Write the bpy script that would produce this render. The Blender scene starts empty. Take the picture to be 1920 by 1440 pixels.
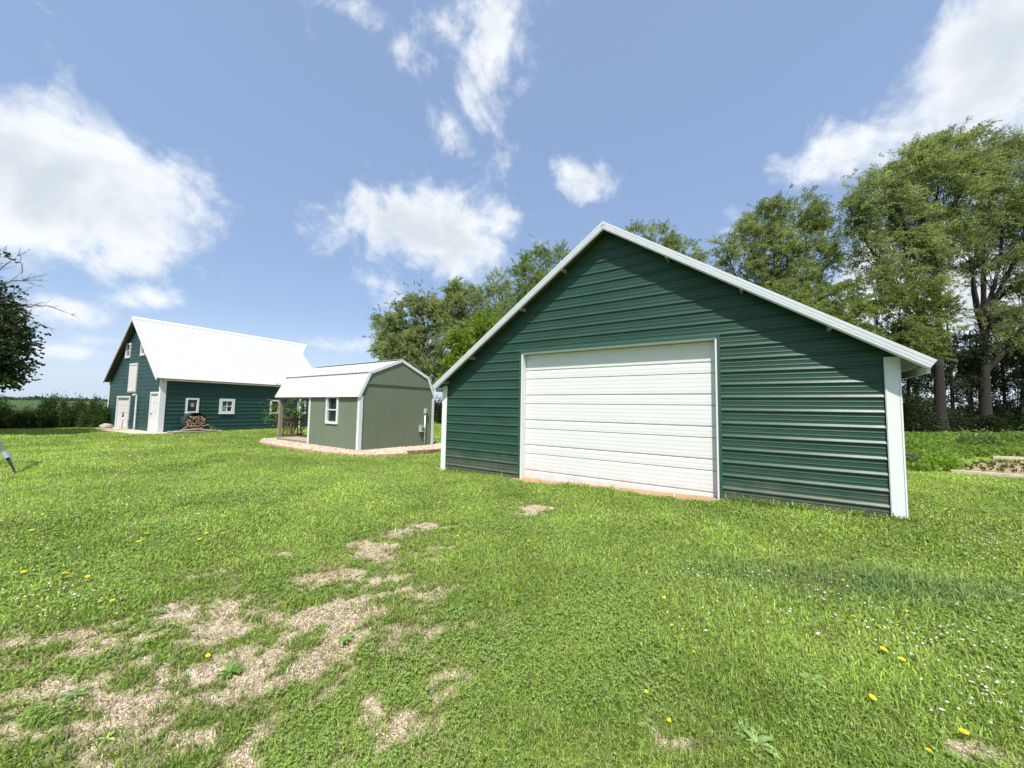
import bpy, math, random
import numpy as np
from mathutils import Matrix, Vector
R=math.radians
sc=bpy.context.scene
C=sc.collection
rng=np.random.default_rng(7)
random.seed(7)

# ------------------------------------------------------------ camera
F_PX,PITCH,ROLL,CAM_H=688.45,0.06558,0.0168,1.692      # focal length for a 1920 px wide frame
cam=bpy.data.objects.new('camera',bpy.data.cameras.new('camera')); C.objects.link(cam); sc.camera=cam
cam.data.sensor_width=36; cam.data.lens=F_PX/1920*36; cam.data.clip_start=.05; cam.data.clip_end=20000
_c,_s=math.cos(PITCH),math.sin(PITCH)
_r=Vector((1,0,0)); _u=Vector((0,-_s,_c)); _f=Vector((0,_c,_s))
_r2=_r*math.cos(ROLL)+_u*math.sin(ROLL); _u2=-_r*math.sin(ROLL)+_u*math.cos(ROLL)
cam.matrix_world=Matrix(((_r2.x,_u2.x,-_f.x,0),(_r2.y,_u2.y,-_f.y,0),(_r2.z,_u2.z,-_f.z,CAM_H),(0,0,0,1)))
def ray(u,v):
    X,Y=(u-960)/F_PX,(v-720)/F_PX
    d=_f+_r2*X-_u2*Y
    return np.array(d[:])
def at(u,v,depth):                       # world point seen at a photo position, at a given distance
    r=ray(u,v); return np.array([0,0,CAM_H])+r*(depth/r[1])

# ------------------------------------------------------------ world, sun, exposure
SUN_EL,SUN_DIR=R(59),Vector((-.118,-.993)).normalized()
sun_vec=Vector((SUN_DIR.x*math.cos(SUN_EL),SUN_DIR.y*math.cos(SUN_EL),math.sin(SUN_EL)))
sl=bpy.data.lights.new('sun','SUN'); sl.energy=4.0; sl.angle=R(.5); sl.color=(1,.95,.87)
so=bpy.data.objects.new('sun',sl); C.objects.link(so); so.rotation_euler=sun_vec.to_track_quat('Z','Y').to_euler()
sc.view_settings.view_transform='Standard'; sc.view_settings.look='None'; sc.view_settings.gamma=1
sc.view_settings.exposure=.80
w=bpy.data.worlds.new('World'); sc.world=w; w.use_nodes=True
nt=w.node_tree; nt.nodes.clear()
def N(nt,t,**k):
    n=nt.nodes.new(t)
    for a,b in k.items():
        if a=='inp':
            for i,v in b.items():
                if hasattr(v,'links') or isinstance(v,bpy.types.NodeSocket): nt.links.new(v,n.inputs[i])
                else: n.inputs[i].default_value=v
        else: setattr(n,a,b)
    return n
def M_(op,a,b=None,c=None,clamp=False,t=None):
    t=t or nt
    n=t.nodes.new('ShaderNodeMath'); n.operation=op; n.use_clamp=clamp
    for i,v in enumerate((a,b,c)):
        if v is None: continue
        if isinstance(v,bpy.types.NodeSocket): t.links.new(v,n.inputs[i])
        else: n.inputs[i].default_value=v
    return n.outputs[0]
sky=N(nt,'ShaderNodeTexSky',sky_type='NISHITA',sun_disc=False,sun_elevation=SUN_EL,
      sun_rotation=math.atan2(SUN_DIR.x,SUN_DIR.y),air_density=1.0,dust_density=2.6,ozone_density=1.5,altitude=200)
tc=N(nt,'ShaderNodeTexCoord'); D=tc.outputs['Generated']
dz=N(nt,'ShaderNodeSeparateXYZ',inp={0:D}).outputs[2]
hz=N(nt,'ShaderNodeMapRange',interpolation_type='SMOOTHSTEP',inp={0:dz,1:-.02,2:.26,3:1.0,4:0.0})
airc=N(nt,'ShaderNodeMixRGB',inp={0:hz.outputs[0],1:(3.3,4.6,7.2,1),2:(5.4,6.3,7.7,1)})
hsv=N(nt,'ShaderNodeMixRGB',blend_type='MIX',inp={0:M_('ADD',.36,M_('MULTIPLY',hz.outputs[0],.34)),1:sky.outputs[0],2:airc.outputs[0]})
bg=N(nt,'ShaderNodeBackground',inp={0:hsv.outputs[0],1:.091})
nz=N(nt,'ShaderNodeTexNoise',noise_dimensions='3D',inp={'Vector':D,'Scale':6.5,'Detail':10.0,'Roughness':.58,'Distortion':.55})
nz3=N(nt,'ShaderNodeTexNoise',noise_dimensions='3D',inp={'Vector':D,'Scale':19.0,'Detail':8.0,'Roughness':.62,'Distortion':.3})
nz2=N(nt,'ShaderNodeTexNoise',noise_dimensions='3D',inp={'Vector':D,'Scale':2.6,'Detail':5.0,'Roughness':.55})
# cloud masses: centre (photo px), half sizes (px), tilt, weight
CL=[(60,330,330,150,22,1.05),(200,380,240,120,24,.9),(330,370,110,110,30,.8),(-60,260,220,130,20,1.0),(250,400,150,110,25,.9),(345,420,60,70,0,.55),(240,490,100,30,4,.8),(120,400,200,100,10,.8),(60,240,120,60,25,.6),
    (270,563,90,30,6,.7),(130,580,130,28,10,.55),(215,640,70,14,2,.4),(110,660,110,14,3,.5),(40,490,60,30,5,.4),
    (1800,150,230,120,-38,1.1),(1900,60,200,150,-30,1.1),(1600,270,150,60,-28,.9),(1500,320,80,40,-10,.6),(1880,200,180,120,0,1),(1370,395,45,35,0,.55),
    (800,440,160,75,12,.95),(720,420,90,70,10,.7),(880,460,90,60,0,.7),(700,400,80,60,10,.5),(860,420,70,80,0,.6),(830,500,100,40,12,.6),(940,405,50,45,0,.70),(1082,335,75,50,5,.62),(1120,345,35,25,5,.3),(1060,320,30,30,0,.3),
    (865,240,60,75,-15,.68),(935,300,40,50,30,.45),(895,40,95,95,-10,.80),(765,120,62,45,35,.56),(640,5,70,30,10,.30),(710,25,50,35,50,.34),(895,150,70,60,0,.4),
    (690,528,75,28,10,.6),(640,648,100,22,0,.6),(735,565,40,25,0,.45),(560,640,70,18,0,.4),(455,365,30,10,10,.4),(1450,640,300,40,0,.5),(1800,560,330,200,0,.85),(1450,600,200,120,0,.5),(1870,720,250,70,0,.8)]
dens=None
for (u,v,a,b,rot,wt) in CL:
    c=ray(u,v); L=np.linalg.norm(c); c=c/L
    # pixel sizes to tangent size
    du=ray(u+1,v); du=du/np.linalg.norm(du)-c; dv=ray(u,v+1); dv=dv/np.linalg.norm(dv)-c
    ct,st=math.cos(R(rot)),math.sin(R(rot))
    A=(du*ct+dv*st)*a; B=(-du*st+dv*ct)*b
    # dual basis in tangent plane
    G=np.array([[A@A,A@B],[A@B,B@B]]); Gi=np.linalg.inv(G)
    e1=Gi[0,0]*A+Gi[0,1]*B; e2=Gi[1,0]*A+Gi[1,1]*B
    e1-=c*(e1@c); e2-=c*(e2@c)
    d1=N(nt,'ShaderNodeVectorMath',operation='DOT_PRODUCT',inp={0:D,1:tuple(e1)}).outputs['Value']
    d2=N(nt,'ShaderNodeVectorMath',operation='DOT_PRODUCT',inp={0:D,1:tuple(e2)}).outputs['Value']
    r2=M_('ADD',M_('MULTIPLY',d1,d1),M_('MULTIPLY',d2,d2))
    front=N(nt,'ShaderNodeVectorMath',operation='DOT_PRODUCT',inp={0:D,1:tuple(c)}).outputs['Value']
    m=M_('MULTIPLY',M_('POWER',2.718,M_('MULTIPLY',r2,-.9)),M_('GREATER_THAN',front,.2))
    m=M_('MULTIPLY',m,wt)
    dens=m if dens is None else M_('MAXIMUM',M_('MULTIPLY',M_('ADD',dens,m),.62),M_('MAXIMUM',dens,m))
dn=M_('ADD',dens,M_('MULTIPLY',M_('SUBTRACT',nz.outputs[0],.5),1.75))
dn=M_('ADD',dn,M_('MULTIPLY',M_('SUBTRACT',nz3.outputs[0],.5),.95))
dn=M_('ADD',dn,M_('MULTIPLY',M_('SUBTRACT',nz2.outputs[0],.5),.45))
mr=N(nt,'ShaderNodeMapRange',interpolation_type='SMOOTHSTEP',inp={0:dn,1:.24,2:.92,3:0.0,4:.97})
# thickness makes the middles of large clouds greyer
thick=N(nt,'ShaderNodeMapRange',interpolation_type='SMOOTHSTEP',inp={0:M_('ADD',M_('ADD',dens,M_('MULTIPLY',M_('SUBTRACT',nz2.outputs[0],.5),1.6)),M_('MULTIPLY',M_('SUBTRACT',nz.outputs[0],.5),1.2)),1:.6,2:1.15,3:0.0,4:1.0})
ccol=N(nt,'ShaderNodeMixRGB',inp={0:thick.outputs[0],1:(.80,.83,.86,1),2:(.56,.62,.67,1)})
bg2=N(nt,'ShaderNodeBackground',inp={0:ccol.outputs[0],1:.71})
mx=N(nt,'ShaderNodeMixShader',inp={0:mr.outputs[0],1:bg.outputs[0],2:bg2.outputs[0]})
nt.links.new(mx.outputs[0],N(nt,'ShaderNodeOutputWorld').inputs[0])

# ------------------------------------------------------------ noise + mesh helpers
_tab=rng.random((256,256))
def vnoise(x,y):
    xi=np.floor(x).astype(int); yi=np.floor(y).astype(int); fx=x-xi; fy=y-yi
    fx=fx*fx*(3-2*fx); fy=fy*fy*(3-2*fy)
    a=_tab[xi&255,yi&255]; b=_tab[(xi+1)&255,yi&255]; c=_tab[xi&255,(yi+1)&255]; d=_tab[(xi+1)&255,(yi+1)&255]
    return (a*(1-fx)+b*fx)*(1-fy)+(c*(1-fx)+d*fx)*fy
def fbm(x,y,o=4):
    s=0;t=0;a=1
    for i in range(o):
        s=s+a*vnoise(x*2**i+17.3*i,y*2**i+5.1*i); t+=a; a*=.5
    return s/t
def gz(x,y):
    x=np.asarray(x,float); y=np.asarray(y,float)
    b=np.interp(x,[-60,-20,-6,-4,-2,0,2,4,6,8,12,60],[.05,.035,0,-.035,-.078,-.004,.071,.146,.215,.26,.29,.3])
    n=(fbm(x*.7+3,y*.7+9,3)-.5)*.05*np.exp(-np.maximum(np.hypot(x,y)-6,0)/6)
    return b+n*np.clip(np.hypot(x,y)/4,0,1)
def gnd(u,v):
    r=ray(u,v); z=0.
    for _ in range(8):
        t=(z-CAM_H)/r[2]; p=r*t; z=float(gz(p[0],p[1]))
    return p[0],p[1]
def mesh_np(name,verts,faces_list,mat,parent=None,col=None,smooth=False):
    """faces_list: list of (n,k) index arrays"""
    me=bpy.data.meshes.new(name)
    verts=np.asarray(verts,np.float32); me.vertices.add(len(verts)); me.vertices.foreach_set('co',verts.ravel())
    tot=sum(f.size for f in faces_list); nf=sum(len(f) for f in faces_list)
    me.loops.add(tot); me.polygons.add(nf)
    me.loops.foreach_set('vertex_index',np.concatenate([f.ravel() for f in faces_list]).astype(np.int32))
    st=[];o=0
    for f in faces_list:
        k=f.shape[1]; st.append(o+np.arange(len(f))*k); o+=f.size
    me.polygons.foreach_set('loop_start',np.concatenate(st).astype(np.int32))
    me.polygons.foreach_set('use_smooth',np.full(nf,smooth))
    if col is not None:
        at_=me.attributes.new('col','FLOAT_COLOR','POINT')
        cc=np.ones((len(verts),4),np.float32); cc[:,:3]=col; at_.data.foreach_set('color',cc.ravel())
    me.update(calc_edges=True)
    if mat is not None: me.materials.append(mat)
    o=bpy.data.objects.new(name,me); C.objects.link(o)
    if parent is not None: o.parent=parent
    return o
class MB:
    def __init__(s): s.v=[]; s.f=[]
    def add(s,vs,fs):
        o=len(s.v); s.v+=[tuple(map(float,v)) for v in vs]; s.f+=[tuple(i+o for i in f) for f in fs]
    def box(s,x0,x1,y0,y1,z0,z1):
        s.add([(x0,y0,z0),(x1,y0,z0),(x1,y1,z0),(x0,y1,z0),(x0,y0,z1),(x1,y0,z1),(x1,y1,z1),(x0,y1,z1)],
              [(0,3,2,1),(4,5,6,7),(0,1,5,4),(1,2,6,5),(2,3,7,6),(3,0,4,7)]); return s
    def hexa(s,p):  # 8 corner points, bottom loop then top loop
        s.add(p,[(0,3,2,1),(4,5,6,7),(0,1,5,4),(1,2,6,5),(2,3,7,6),(3,0,4,7)]); return s
    def bar(s,a,b,w,h,up=(0,0,1)):
        a=Vector(a);b=Vector(b);d=(b-a).normalized();sd=d.cross(Vector(up)).normalized()*w/2;u=sd.cross(d).normalized()*h/2
        s.hexa([a-sd-u,a+sd-u,a+sd+u,a-sd+u,b-sd-u,b+sd-u,b+sd+u,b-sd+u]); return s
    def tube(s,pts,rad,n=8,cap=True):
        pts=[Vector(p) for p in pts]
        if not hasattr(rad,'__len__'): rad=[rad]*len(pts)
        o=len(s.v); prev=None
        for i,p in enumerate(pts):
            d=(pts[min(i+1,len(pts)-1)]-pts[max(i-1,0)]).normalized()
            ref=prev if prev is not None else (Vector((0,0,1)) if abs(d.z)<.9 else Vector((1,0,0)))
            x=(ref-d*ref.dot(d)).normalized(); y=d.cross(x); prev=x
            for k in range(n):
                a=2*math.pi*k/n; q=p+(x*math.cos(a)+y*math.sin(a))*rad[i]; s.v.append((q.x,q.y,q.z))
        for i in range(len(pts)-1):
            for k in range(n):
                a=o+i*n+k;b=o+i*n+(k+1)%n; s.f.append((a,b,b+n,a+n))
        if cap:
            s.f.append(tuple(o+k for k in reversed(range(n)))); s.f.append(tuple(o+(len(pts)-1)*n+k for k in range(n)))
        return s
    def build(s,name,mat,parent=None,smooth=False,bevel=0,loc=None):
        me=bpy.data.meshes.new(name); me.from_pydata(s.v,[],s.f)
        if smooth: me.polygons.foreach_set('use_smooth',[True]*len(s.f))
        me.materials.append(mat); me.update()
        o=bpy.data.objects.new(name,me); C.objects.link(o)
        if parent is not None: o.parent=parent
        if loc is not None: o.location=loc
        if bevel:
            b=o.modifiers.new('bevel','BEVEL'); b.width=bevel; b.segments=2; b.limit_method='ANGLE'
        return o
def tag(o,label=None,cat=None,group=None,kind=None):
    if label: o['label']=label
    if cat: o['category']=cat
    if group: o['group']=group
    if kind: o['kind']=kind
    return o
def empty(name,loc,rz=0):
    o=bpy.data.objects.new(name,None); C.objects.link(o); o.location=loc; o.rotation_euler=(0,0,rz); o.empty_display_size=.3
    return o
def copy_tree(o,parent=None):
    c=o.copy(); C.objects.link(c); c.parent=parent
    for ch in list(o.children): copy_tree(ch,c)
    return c

# ------------------------------------------------------------ materials
def mat(name,base=(.5,.5,.5),rough=.6,metal=0,spec=.5,var=0,vscale=3,bump=0,bscale=40,base2=None,stretch=None,dirt=None):
    m=bpy.data.materials.new(name); m.use_nodes=True; t=m.node_tree; p=t.nodes['Principled BSDF']
    p.inputs['Base Color'].default_value=(*base,1); p.inputs['Roughness'].default_value=rough
    p.inputs['Metallic'].default_value=metal; p.inputs['Specular IOR Level'].default_value=spec
    tcn=t.nodes.new('ShaderNodeTexCoord'); vec=tcn.outputs['Object']
    if stretch:
        mp=t.nodes.new('ShaderNodeMapping'); mp.inputs['Scale'].default_value=stretch; t.links.new(vec,mp.inputs[0]); vec=mp.outputs[0]
    if var or base2:
        n=t.nodes.new('ShaderNodeTexNoise'); n.inputs['Scale'].default_value=vscale; n.inputs['Detail'].default_value=6; n.inputs['Roughness'].default_value=.65
        t.links.new(vec,n.inputs['Vector'])
        mr=t.nodes.new('ShaderNodeMapRange'); mr.inputs[1].default_value=.3; mr.inputs[2].default_value=.7; t.links.new(n.outputs[0],mr.inputs[0])
        mx=t.nodes.new('ShaderNodeMixRGB'); t.links.new(mr.outputs[0],mx.inputs[0])
        b2=base2 or tuple(c*(1-var) for c in base)
        mx.inputs[1].default_value=(*base,1); mx.inputs[2].default_value=(*b2,1); t.links.new(mx.outputs[0],p.inputs['Base Color'])
        rr=t.nodes.new('ShaderNodeMapRange'); rr.inputs[3].default_value=max(0,rough-.08); rr.inputs[4].default_value=min(1,rough+.1)
        t.links.new(n.outputs[0],rr.inputs[0]); t.links.new(rr.outputs[0],p.inputs['Roughness'])
    if bump:
        n=t.nodes.new('ShaderNodeTexNoise'); n.inputs['Scale'].default_value=bscale; n.inputs['Detail'].default_value=4; t.links.new(vec,n.inputs['Vector'])
        b=t.nodes.new('ShaderNodeBump'); b.inputs['Strength'].default_value=bump; b.inputs['Distance'].default_value=.02
        t.links.new(n.outputs[0],b.inputs['Height']); t.links.new(b.outputs[0],p.inputs['Normal'])
    return m
GREEN=mat('green_painted_steel',(.030,.076,.056),.34,spec=.20,var=.28,vscale=1.3,bump=.12,bscale=2.2,stretch=(1,1,3))
def splash(m,z0=.12,z1=.62,col=(.17,.14,.10)):
    t=m.node_tree; p=t.nodes['Principled BSDF']; l=p.inputs['Base Color'].links[0].from_socket
    tcn=t.nodes.new('ShaderNodeTexCoord'); sx=t.nodes.new('ShaderNodeSeparateXYZ'); t.links.new(tcn.outputs['Object'],sx.inputs[0])
    n=t.nodes.new('ShaderNodeTexNoise'); n.inputs['Scale'].default_value=3.5; n.inputs['Detail'].default_value=8; t.links.new(tcn.outputs['Object'],n.inputs['Vector'])
    h=M_('ADD',sx.outputs[2],M_('MULTIPLY',M_('SUBTRACT',n.outputs[0],.5,t=t),-.9,t=t),t=t)
    mr=t.nodes.new('ShaderNodeMapRange'); mr.inputs[1].default_value=z0; mr.inputs[2].default_value=z1; mr.inputs[3].default_value=.38; mr.inputs[4].default_value=0; t.links.new(h,mr.inputs[0])
    mx=t.nodes.new('ShaderNodeMixRGB'); t.links.new(mr.outputs[0],mx.inputs[0]); t.links.new(l,mx.inputs[1]); mx.inputs[2].default_value=(*col,1); t.links.new(mx.outputs[0],p.inputs['Base Color'])
splash(GREEN)
TEAL=mat('teal_painted_steel',(.012,.058,.049),.42,spec=.5,var=.25,vscale=1.5,bump=.1,bscale=2.5)
GREENTRIM=mat('green_trim',(.02,.075,.05),.4)
WHITE=mat('white_painted_metal',(.66,.67,.68),.38,var=.06,vscale=2,bump=.04,bscale=8)
WHITEDOOR=mat('white_door_steel',(.63,.635,.63),.42,var=.04,vscale=1.0,bump=.05,bscale=5,stretch=(1,1,3))
WHITEROOF=mat('white_roof_steel',(.46,.46,.455),.45,var=.05,vscale=1.4,stretch=(1,1,1),bump=.03,bscale=3)
GALV=mat('galvanised_rake_trim',(.58,.60,.62),.34,metal=.15,var=.10,vscale=4,bump=.05,bscale=12)
WOODW=mat('weathered_white_wood',(.66,.66,.65),.7,var=.16,vscale=6,bump=.2,bscale=50)
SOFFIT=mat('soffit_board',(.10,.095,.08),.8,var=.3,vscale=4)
PURLIN=mat('purlin_wood',(.36,.31,.24),.8,var=.3,vscale=9)
SAGE=mat('sage_painted_panel',(.150,.188,.130),.62,spec=.3,var=.12,vscale=2.0,bump=.12,bscale=60,stretch=(1,1,.25))
SAGED=mat('sage_trim',(.13,.18,.11),.6,var=.1)
DECK=mat('weathered_deck_wood',(.40,.34,.26),.85,var=.25,vscale=8,bump=.2,bscale=60)
POST=mat('weathered_post_wood',(.27,.235,.185),.85,var=.3,vscale=10,bump=.3,bscale=60)
RAILW=mat('brown_railing_wood',(.17,.11,.075),.85,var=.3,vscale=10,bump=.2,bscale=60)
CONC=mat('concrete',(.50,.44,.36),.9,var=.18,vscale=3,bump=.15,bscale=90)
GLASS=mat('window_glass',(.012,.016,.02),.06,spec=.8)
PAPER=mat('paper_sign',(.45,.47,.47),.8)
BARK=mat('bark',(.024,.020,.015),.95,var=.5,vscale=6,bump=.8,bscale=18,stretch=(1,1,.3))  # base colour darkened to stand in for shade on the trunks
BARK2=mat('grey_bark',(.13,.12,.105),.95,var=.4,vscale=6,bump=.6,bscale=18,stretch=(1,1,.3))
ROCK=mat('pink_grey_rock',(.42,.35,.30),.9,var=.3,vscale=6,bump=.5,bscale=20)
BLOCK=mat('split_face_block',(.30,.19,.125),.95,var=.4,vscale=9,bump=.8,bscale=30)
PAVER=mat('pink_paver',(.50,.34,.23),.95,var=.35,vscale=7,bump=.5,bscale=30)
LOGEND=mat('cut_log_end',(.50,.34,.22),.9,var=.4,vscale=25)
LOGBARK=mat('log_bark',(.17,.12,.09),.95,var=.5,vscale=18,bump=.6,bscale=40)
DRIFT=mat('bleached_log',(.42,.33,.26),.9,var=.35,vscale=12,bump=.5,bscale=30)
TANK=mat('dark_tank_steel',(.025,.05,.045),.5,var=.3,vscale=6)
GREYBOX=mat('grey_plastic_box',(.42,.45,.40),.5,var=.1)
RED=mat('red_paint',(.35,.03,.03),.4,var=.15)
STEEL=mat('galvanised_pipe',(.55,.58,.60),.35,metal=.6,var=.15,vscale=12)
DARKM=mat('dark_iron',(.03,.03,.035),.6,var=.2)
TURB=mat('turbine_white',(.40,.45,.52),.6)
TIMBER=mat('landscape_timber',(.52,.44,.36),.9,var=.3,vscale=8,bump=.4,bscale=40)
SCREW=mat('screw_head',(.02,.05,.04),.4)

splash(WHITEDOOR,-.05,.30,(.42,.36,.29))
def leaf_mat(name,transl=.35,rough=.5,glow=(1.25,1.35,.7)):
    m=bpy.data.materials.new(name); m.use_nodes=True; t=m.node_tree; p=t.nodes['Principled BSDF']; out=t.nodes['Material Output']
    a=t.nodes.new('ShaderNodeAttribute'); a.attribute_name='col'
    t.links.new(a.outputs['Color'],p.inputs['Base Color']); p.inputs['Roughness'].default_value=rough; p.inputs['Specular IOR Level'].default_value=.35
    tr=t.nodes.new('ShaderNodeBsdfTranslucent'); mc=t.nodes.new('ShaderNodeMixRGB'); mc.blend_type='MULTIPLY'; mc.inputs[0].default_value=1
    mc.inputs[2].default_value=(*glow,1); t.links.new(a.outputs['Color'],mc.inputs[1]); t.links.new(mc.outputs[0],tr.inputs[0])
    ms=t.nodes.new('ShaderNodeMixShader'); ms.inputs[0].default_value=transl
    t.links.new(p.outputs[0],ms.inputs[1]); t.links.new(tr.outputs[0],ms.inputs[2]); t.links.new(ms.outputs[0],out.inputs[0])
    return m
LEAF=leaf_mat('leaf',.48); GRASSM=leaf_mat('grass_blade',.42,.55); PETAL=leaf_mat('petal',.3,.6,(1,1,1))

# ------------------------------------------------------------ building placement
GX,GY,GYAW=5.6335,5.3427,-.58764        # garage: local x along the front (right corner 0, left corner -9.066)
BX,BY,BYAW,BZ=-19.0729,19.9749,1.05713,.0375   # barn: near corner; x along the long side, y along the gable
SX,SY,SYAW,SZ=-5.5688,13.4828,.97101,.0085     # shed: near corner; x along the gable, y along the long side
def loc(X,Y,yaw,a,b): return X+a*math.cos(yaw)-b*math.sin(yaw), Y+a*math.sin(yaw)+b*math.cos(yaw)
def inrect(x,y,X,Y,yaw,a0,a1,b0,b1):
    dx=x-X;dy=y-Y; a=dx*math.cos(yaw)+dy*math.sin(yaw); b=-dx*math.sin(yaw)+dy*math.cos(yaw)
    return (a>a0)&(a<a1)&(b>b0)&(b<b1)

# ------------------------------------------------------------ bare soil patches
def patch(u,v,ru,rv,wt):
    x,y=gnd(u,v); _,y1=gnd(u,v+rv); _,y0=gnd(u,v-rv)
    return (x,y,ru*y/F_PX,abs(y0-y1)/2,wt)
PATCH=[patch(*p) for p in [
 (90,1215,110,22,1.0),(160,1195,60,14,.8),(250,1190,60,20,.8),(345,1150,70,22,.7),(420,1180,60,22,.8),(500,1150,60,25,.6),(600,1160,110,32,1.0),(660,1200,70,28,.9),(560,1240,90,28,1.0),
 (470,1290,90,28,1.0),(390,1240,60,25,.8),(330,1300,80,35,.9),(270,1340,80,40,.9),(180,1420,90,30,.9),(360,1400,60,40,.8),(20,1395,60,18,.9),(130,1340,60,20,.6),(300,1230,50,18,.6),
 (700,1330,60,28,.8),(750,1370,40,25,.9),(640,1390,60,20,.6),(820,1270,35,18,.6),(500,1420,50,20,.8),(820,1180,50,25,.6),
 (672,1018,18,7,1.),(700,1030,35,12,1.),(740,1000,30,8,.9),(690,1045,35,12,.8),(625,1083,45,12,.9),(548,1045,14,6,.9),(820,985,35,7,.7),(815,1028,20,6,.7),(720,1085,40,10,.6),(800,1115,40,14,.6),
 (1003,955,20,5,1.),(960,945,20,5,.5),(1290,1388,40,16,.8),(1650,1365,40,14,.5),(1880,1430,40,14,.7),(380,1290,300,110,.44),(640,1210,180,60,.44),(700,1330,130,70,.36),(700,1070,130,35,.34),(430,1075,60,12,.4),(550,1105,70,15,.5),(420,1110,60,15,.4)]]
def dirt_mask(x,y):
    s=np.zeros_like(x)
    wx=x+(fbm(x*3.1+40,y*3.1+2,3)-.5)*.5; wy=y+(fbm(x*3.1+4,y*3.1+72,3)-.5)*.5
    for (px,py,rx,ry,wt) in PATCH:
        d=((wx-px)/rx)**2+((wy-py)/ry)**2
        s=np.maximum(s,wt*np.exp(-d*.5))
    n=fbm(x*4.7+11,y*4.7+3,4)
    n2=fbm(x*1.3+50,y*1.3,3)
    n5=fbm(x*17+1,y*17+8,2)
    m=np.clip((s*1.2+(n-.5)*1.5+(n5-.5)*1.1+(n2-.5)*.3-.33)/.85,0,1)*np.clip(s*5,0,1)
    # strip of bare reddish soil before the overhead door
    dx=x-GX;dy=y-GY; a=dx*math.cos(GYAW)+dy*math.sin(GYAW); b=-dx*math.sin(GYAW)+dy*math.cos(GYAW)
    global SOFT; SOFT=np.clip(s*1.5,0,1)*np.clip((n-.3)*3,0,1)
    strip=(a>-6.7)&(a<-2.1)&(b>-.16-.45*(fbm(a*2.3,b*0+3,3)-.42))&(b<.6)
    return m,strip.astype(float)

# ------------------------------------------------------------ ground sheet
def axis(parts):
    out=[]
    for a,b,s in parts: out+=list(np.arange(a,b,s))
    out.append(parts[-1][1]); return np.array(out)
gxs=np.concatenate([-np.geomspace(9000,30,22),axis([(-29,-8,.5),(-8,8,.055),(8,30,.5)]),np.geomspace(32,9000,22)])
gys=np.concatenate([[-9000,-1500,-300,-60,-20,-8,-3],axis([(-1,.8,.3),(.8,12,.055),(12,34,.45)]),np.geomspace(35,9000,24)])
XX,YY=np.meshgrid(gxs,gys); xf,yf=XX.ravel(),YY.ravel(); zf=gz(xf,yf)
dm,strip=dirt_mask(xf,yf); zf=zf-dm*.012
nx,ny=len(gxs),len(gys); ii=np.arange((ny-1)*nx).reshape(ny-1,nx)[:,:-1].ravel()
quads=np.stack([ii,ii+1,ii+nx+1,ii+nx],1)
cc=np.zeros((len(xf),3)); cc[:,0]=dm; cc[:,1]=strip
field=((-xf*.57+yf*.82)>41)|(yf>70)
cc[:,2]=field
gm=bpy.data.materials.new('lawn_and_soil'); gm.use_nodes=True; t=gm.node_tree; p=t.nodes['Principled BSDF']
p.inputs['Roughness'].default_value=.95; p.inputs['Specular IOR Level'].default_value=.15
at_=N(t,'ShaderNodeAttribute',attribute_name='col'); sep=N(t,'ShaderNodeSeparateColor',inp={0:at_.outputs['Color']})
tcn=N(t,'ShaderNodeTexCoord'); ob=tcn.outputs['Object']
n1=N(t,'ShaderNodeTexNoise',inp={'Vector':ob,'Scale':.8,'Detail':6.0,'Roughness':.7}); n2=N(t,'ShaderNodeTexNoise',inp={'Vector':ob,'Scale':28.0,'Detail':5.0,'Roughness':.75})
n3=N(t,'ShaderNodeTexNoise',inp={'Vector':ob,'Scale':120.0,'Detail':3.0})
def ramp(t,fac,stops):
    r=t.nodes.new('ShaderNodeValToRGB'); e=r.color_ramp.elements
    e[0].position,e[0].color=stops[0][0],(*stops[0][1],1); e[1].position,e[1].color=stops[-1][0],(*stops[-1][1],1)
    for s in stops[1:-1]:
        k=e.new(s[0]); k.color=(*s[1],1)
    t.links.new(fac,r.inputs[0]); return r.outputs[0]
turf=ramp(t,n2.outputs[0],[(.3,(.07,.10,.02)),(.5,(.15,.21,.035)),(.7,(.24,.31,.06))])
turfb=ramp(t,n1.outputs[0],[(.35,(.75,.8,.8)),(.65,(1.1,1.1,1.0))])
turf2=N(t,'ShaderNodeMixRGB',blend_type='MULTIPLY',inp={0:1.0,1:turf,2:turfb}).outputs[0]
soil=ramp(t,n3.outputs[0],[(.3,(.25,.19,.13)),(.5,(.52,.43,.335)),(.72,(.72,.62,.52))])
red=ramp(t,n3.outputs[0],[(.3,(.20,.11,.06)),(.5,(.42,.26,.15)),(.75,(.55,.42,.30))])
crop=ramp(t,n2.outputs[0],[(.3,(.035,.065,.018)),(.7,(.06,.10,.028))])
dmx=N(t,'ShaderNodeMapRange',inp={0:M_('ADD',sep.outputs[0],M_('MULTIPLY',M_('SUBTRACT',n2.outputs[0],.5,t=t),.9,t=t),t=t),1:.02,2:.75}).outputs[0]
c1=N(t,'ShaderNodeMixRGB',inp={0:dmx,1:turf2,2:soil}); c2=N(t,'ShaderNodeMixRGB',inp={0:sep.outputs[1],1:c1.outputs[0],2:red})
c3=N(t,'ShaderNodeMixRGB',inp={0:sep.outputs[2],1:c2.outputs[0],2:crop}); t.links.new(c3.outputs[0],p.inputs['Base Color'])
bm_=N(t,'ShaderNodeBump',inp={'Strength':.7,'Distance':.03,'Height':n3.outputs[0]}); t.links.new(bm_.outputs[0],p.inputs['Normal'])
ground=mesh_np('ground',np.stack([xf,yf,zf],1),[quads],gm,col=cc,smooth=True); tag(ground,kind='structure',label='lawn with bare soil patches running out to far crop fields')

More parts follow.
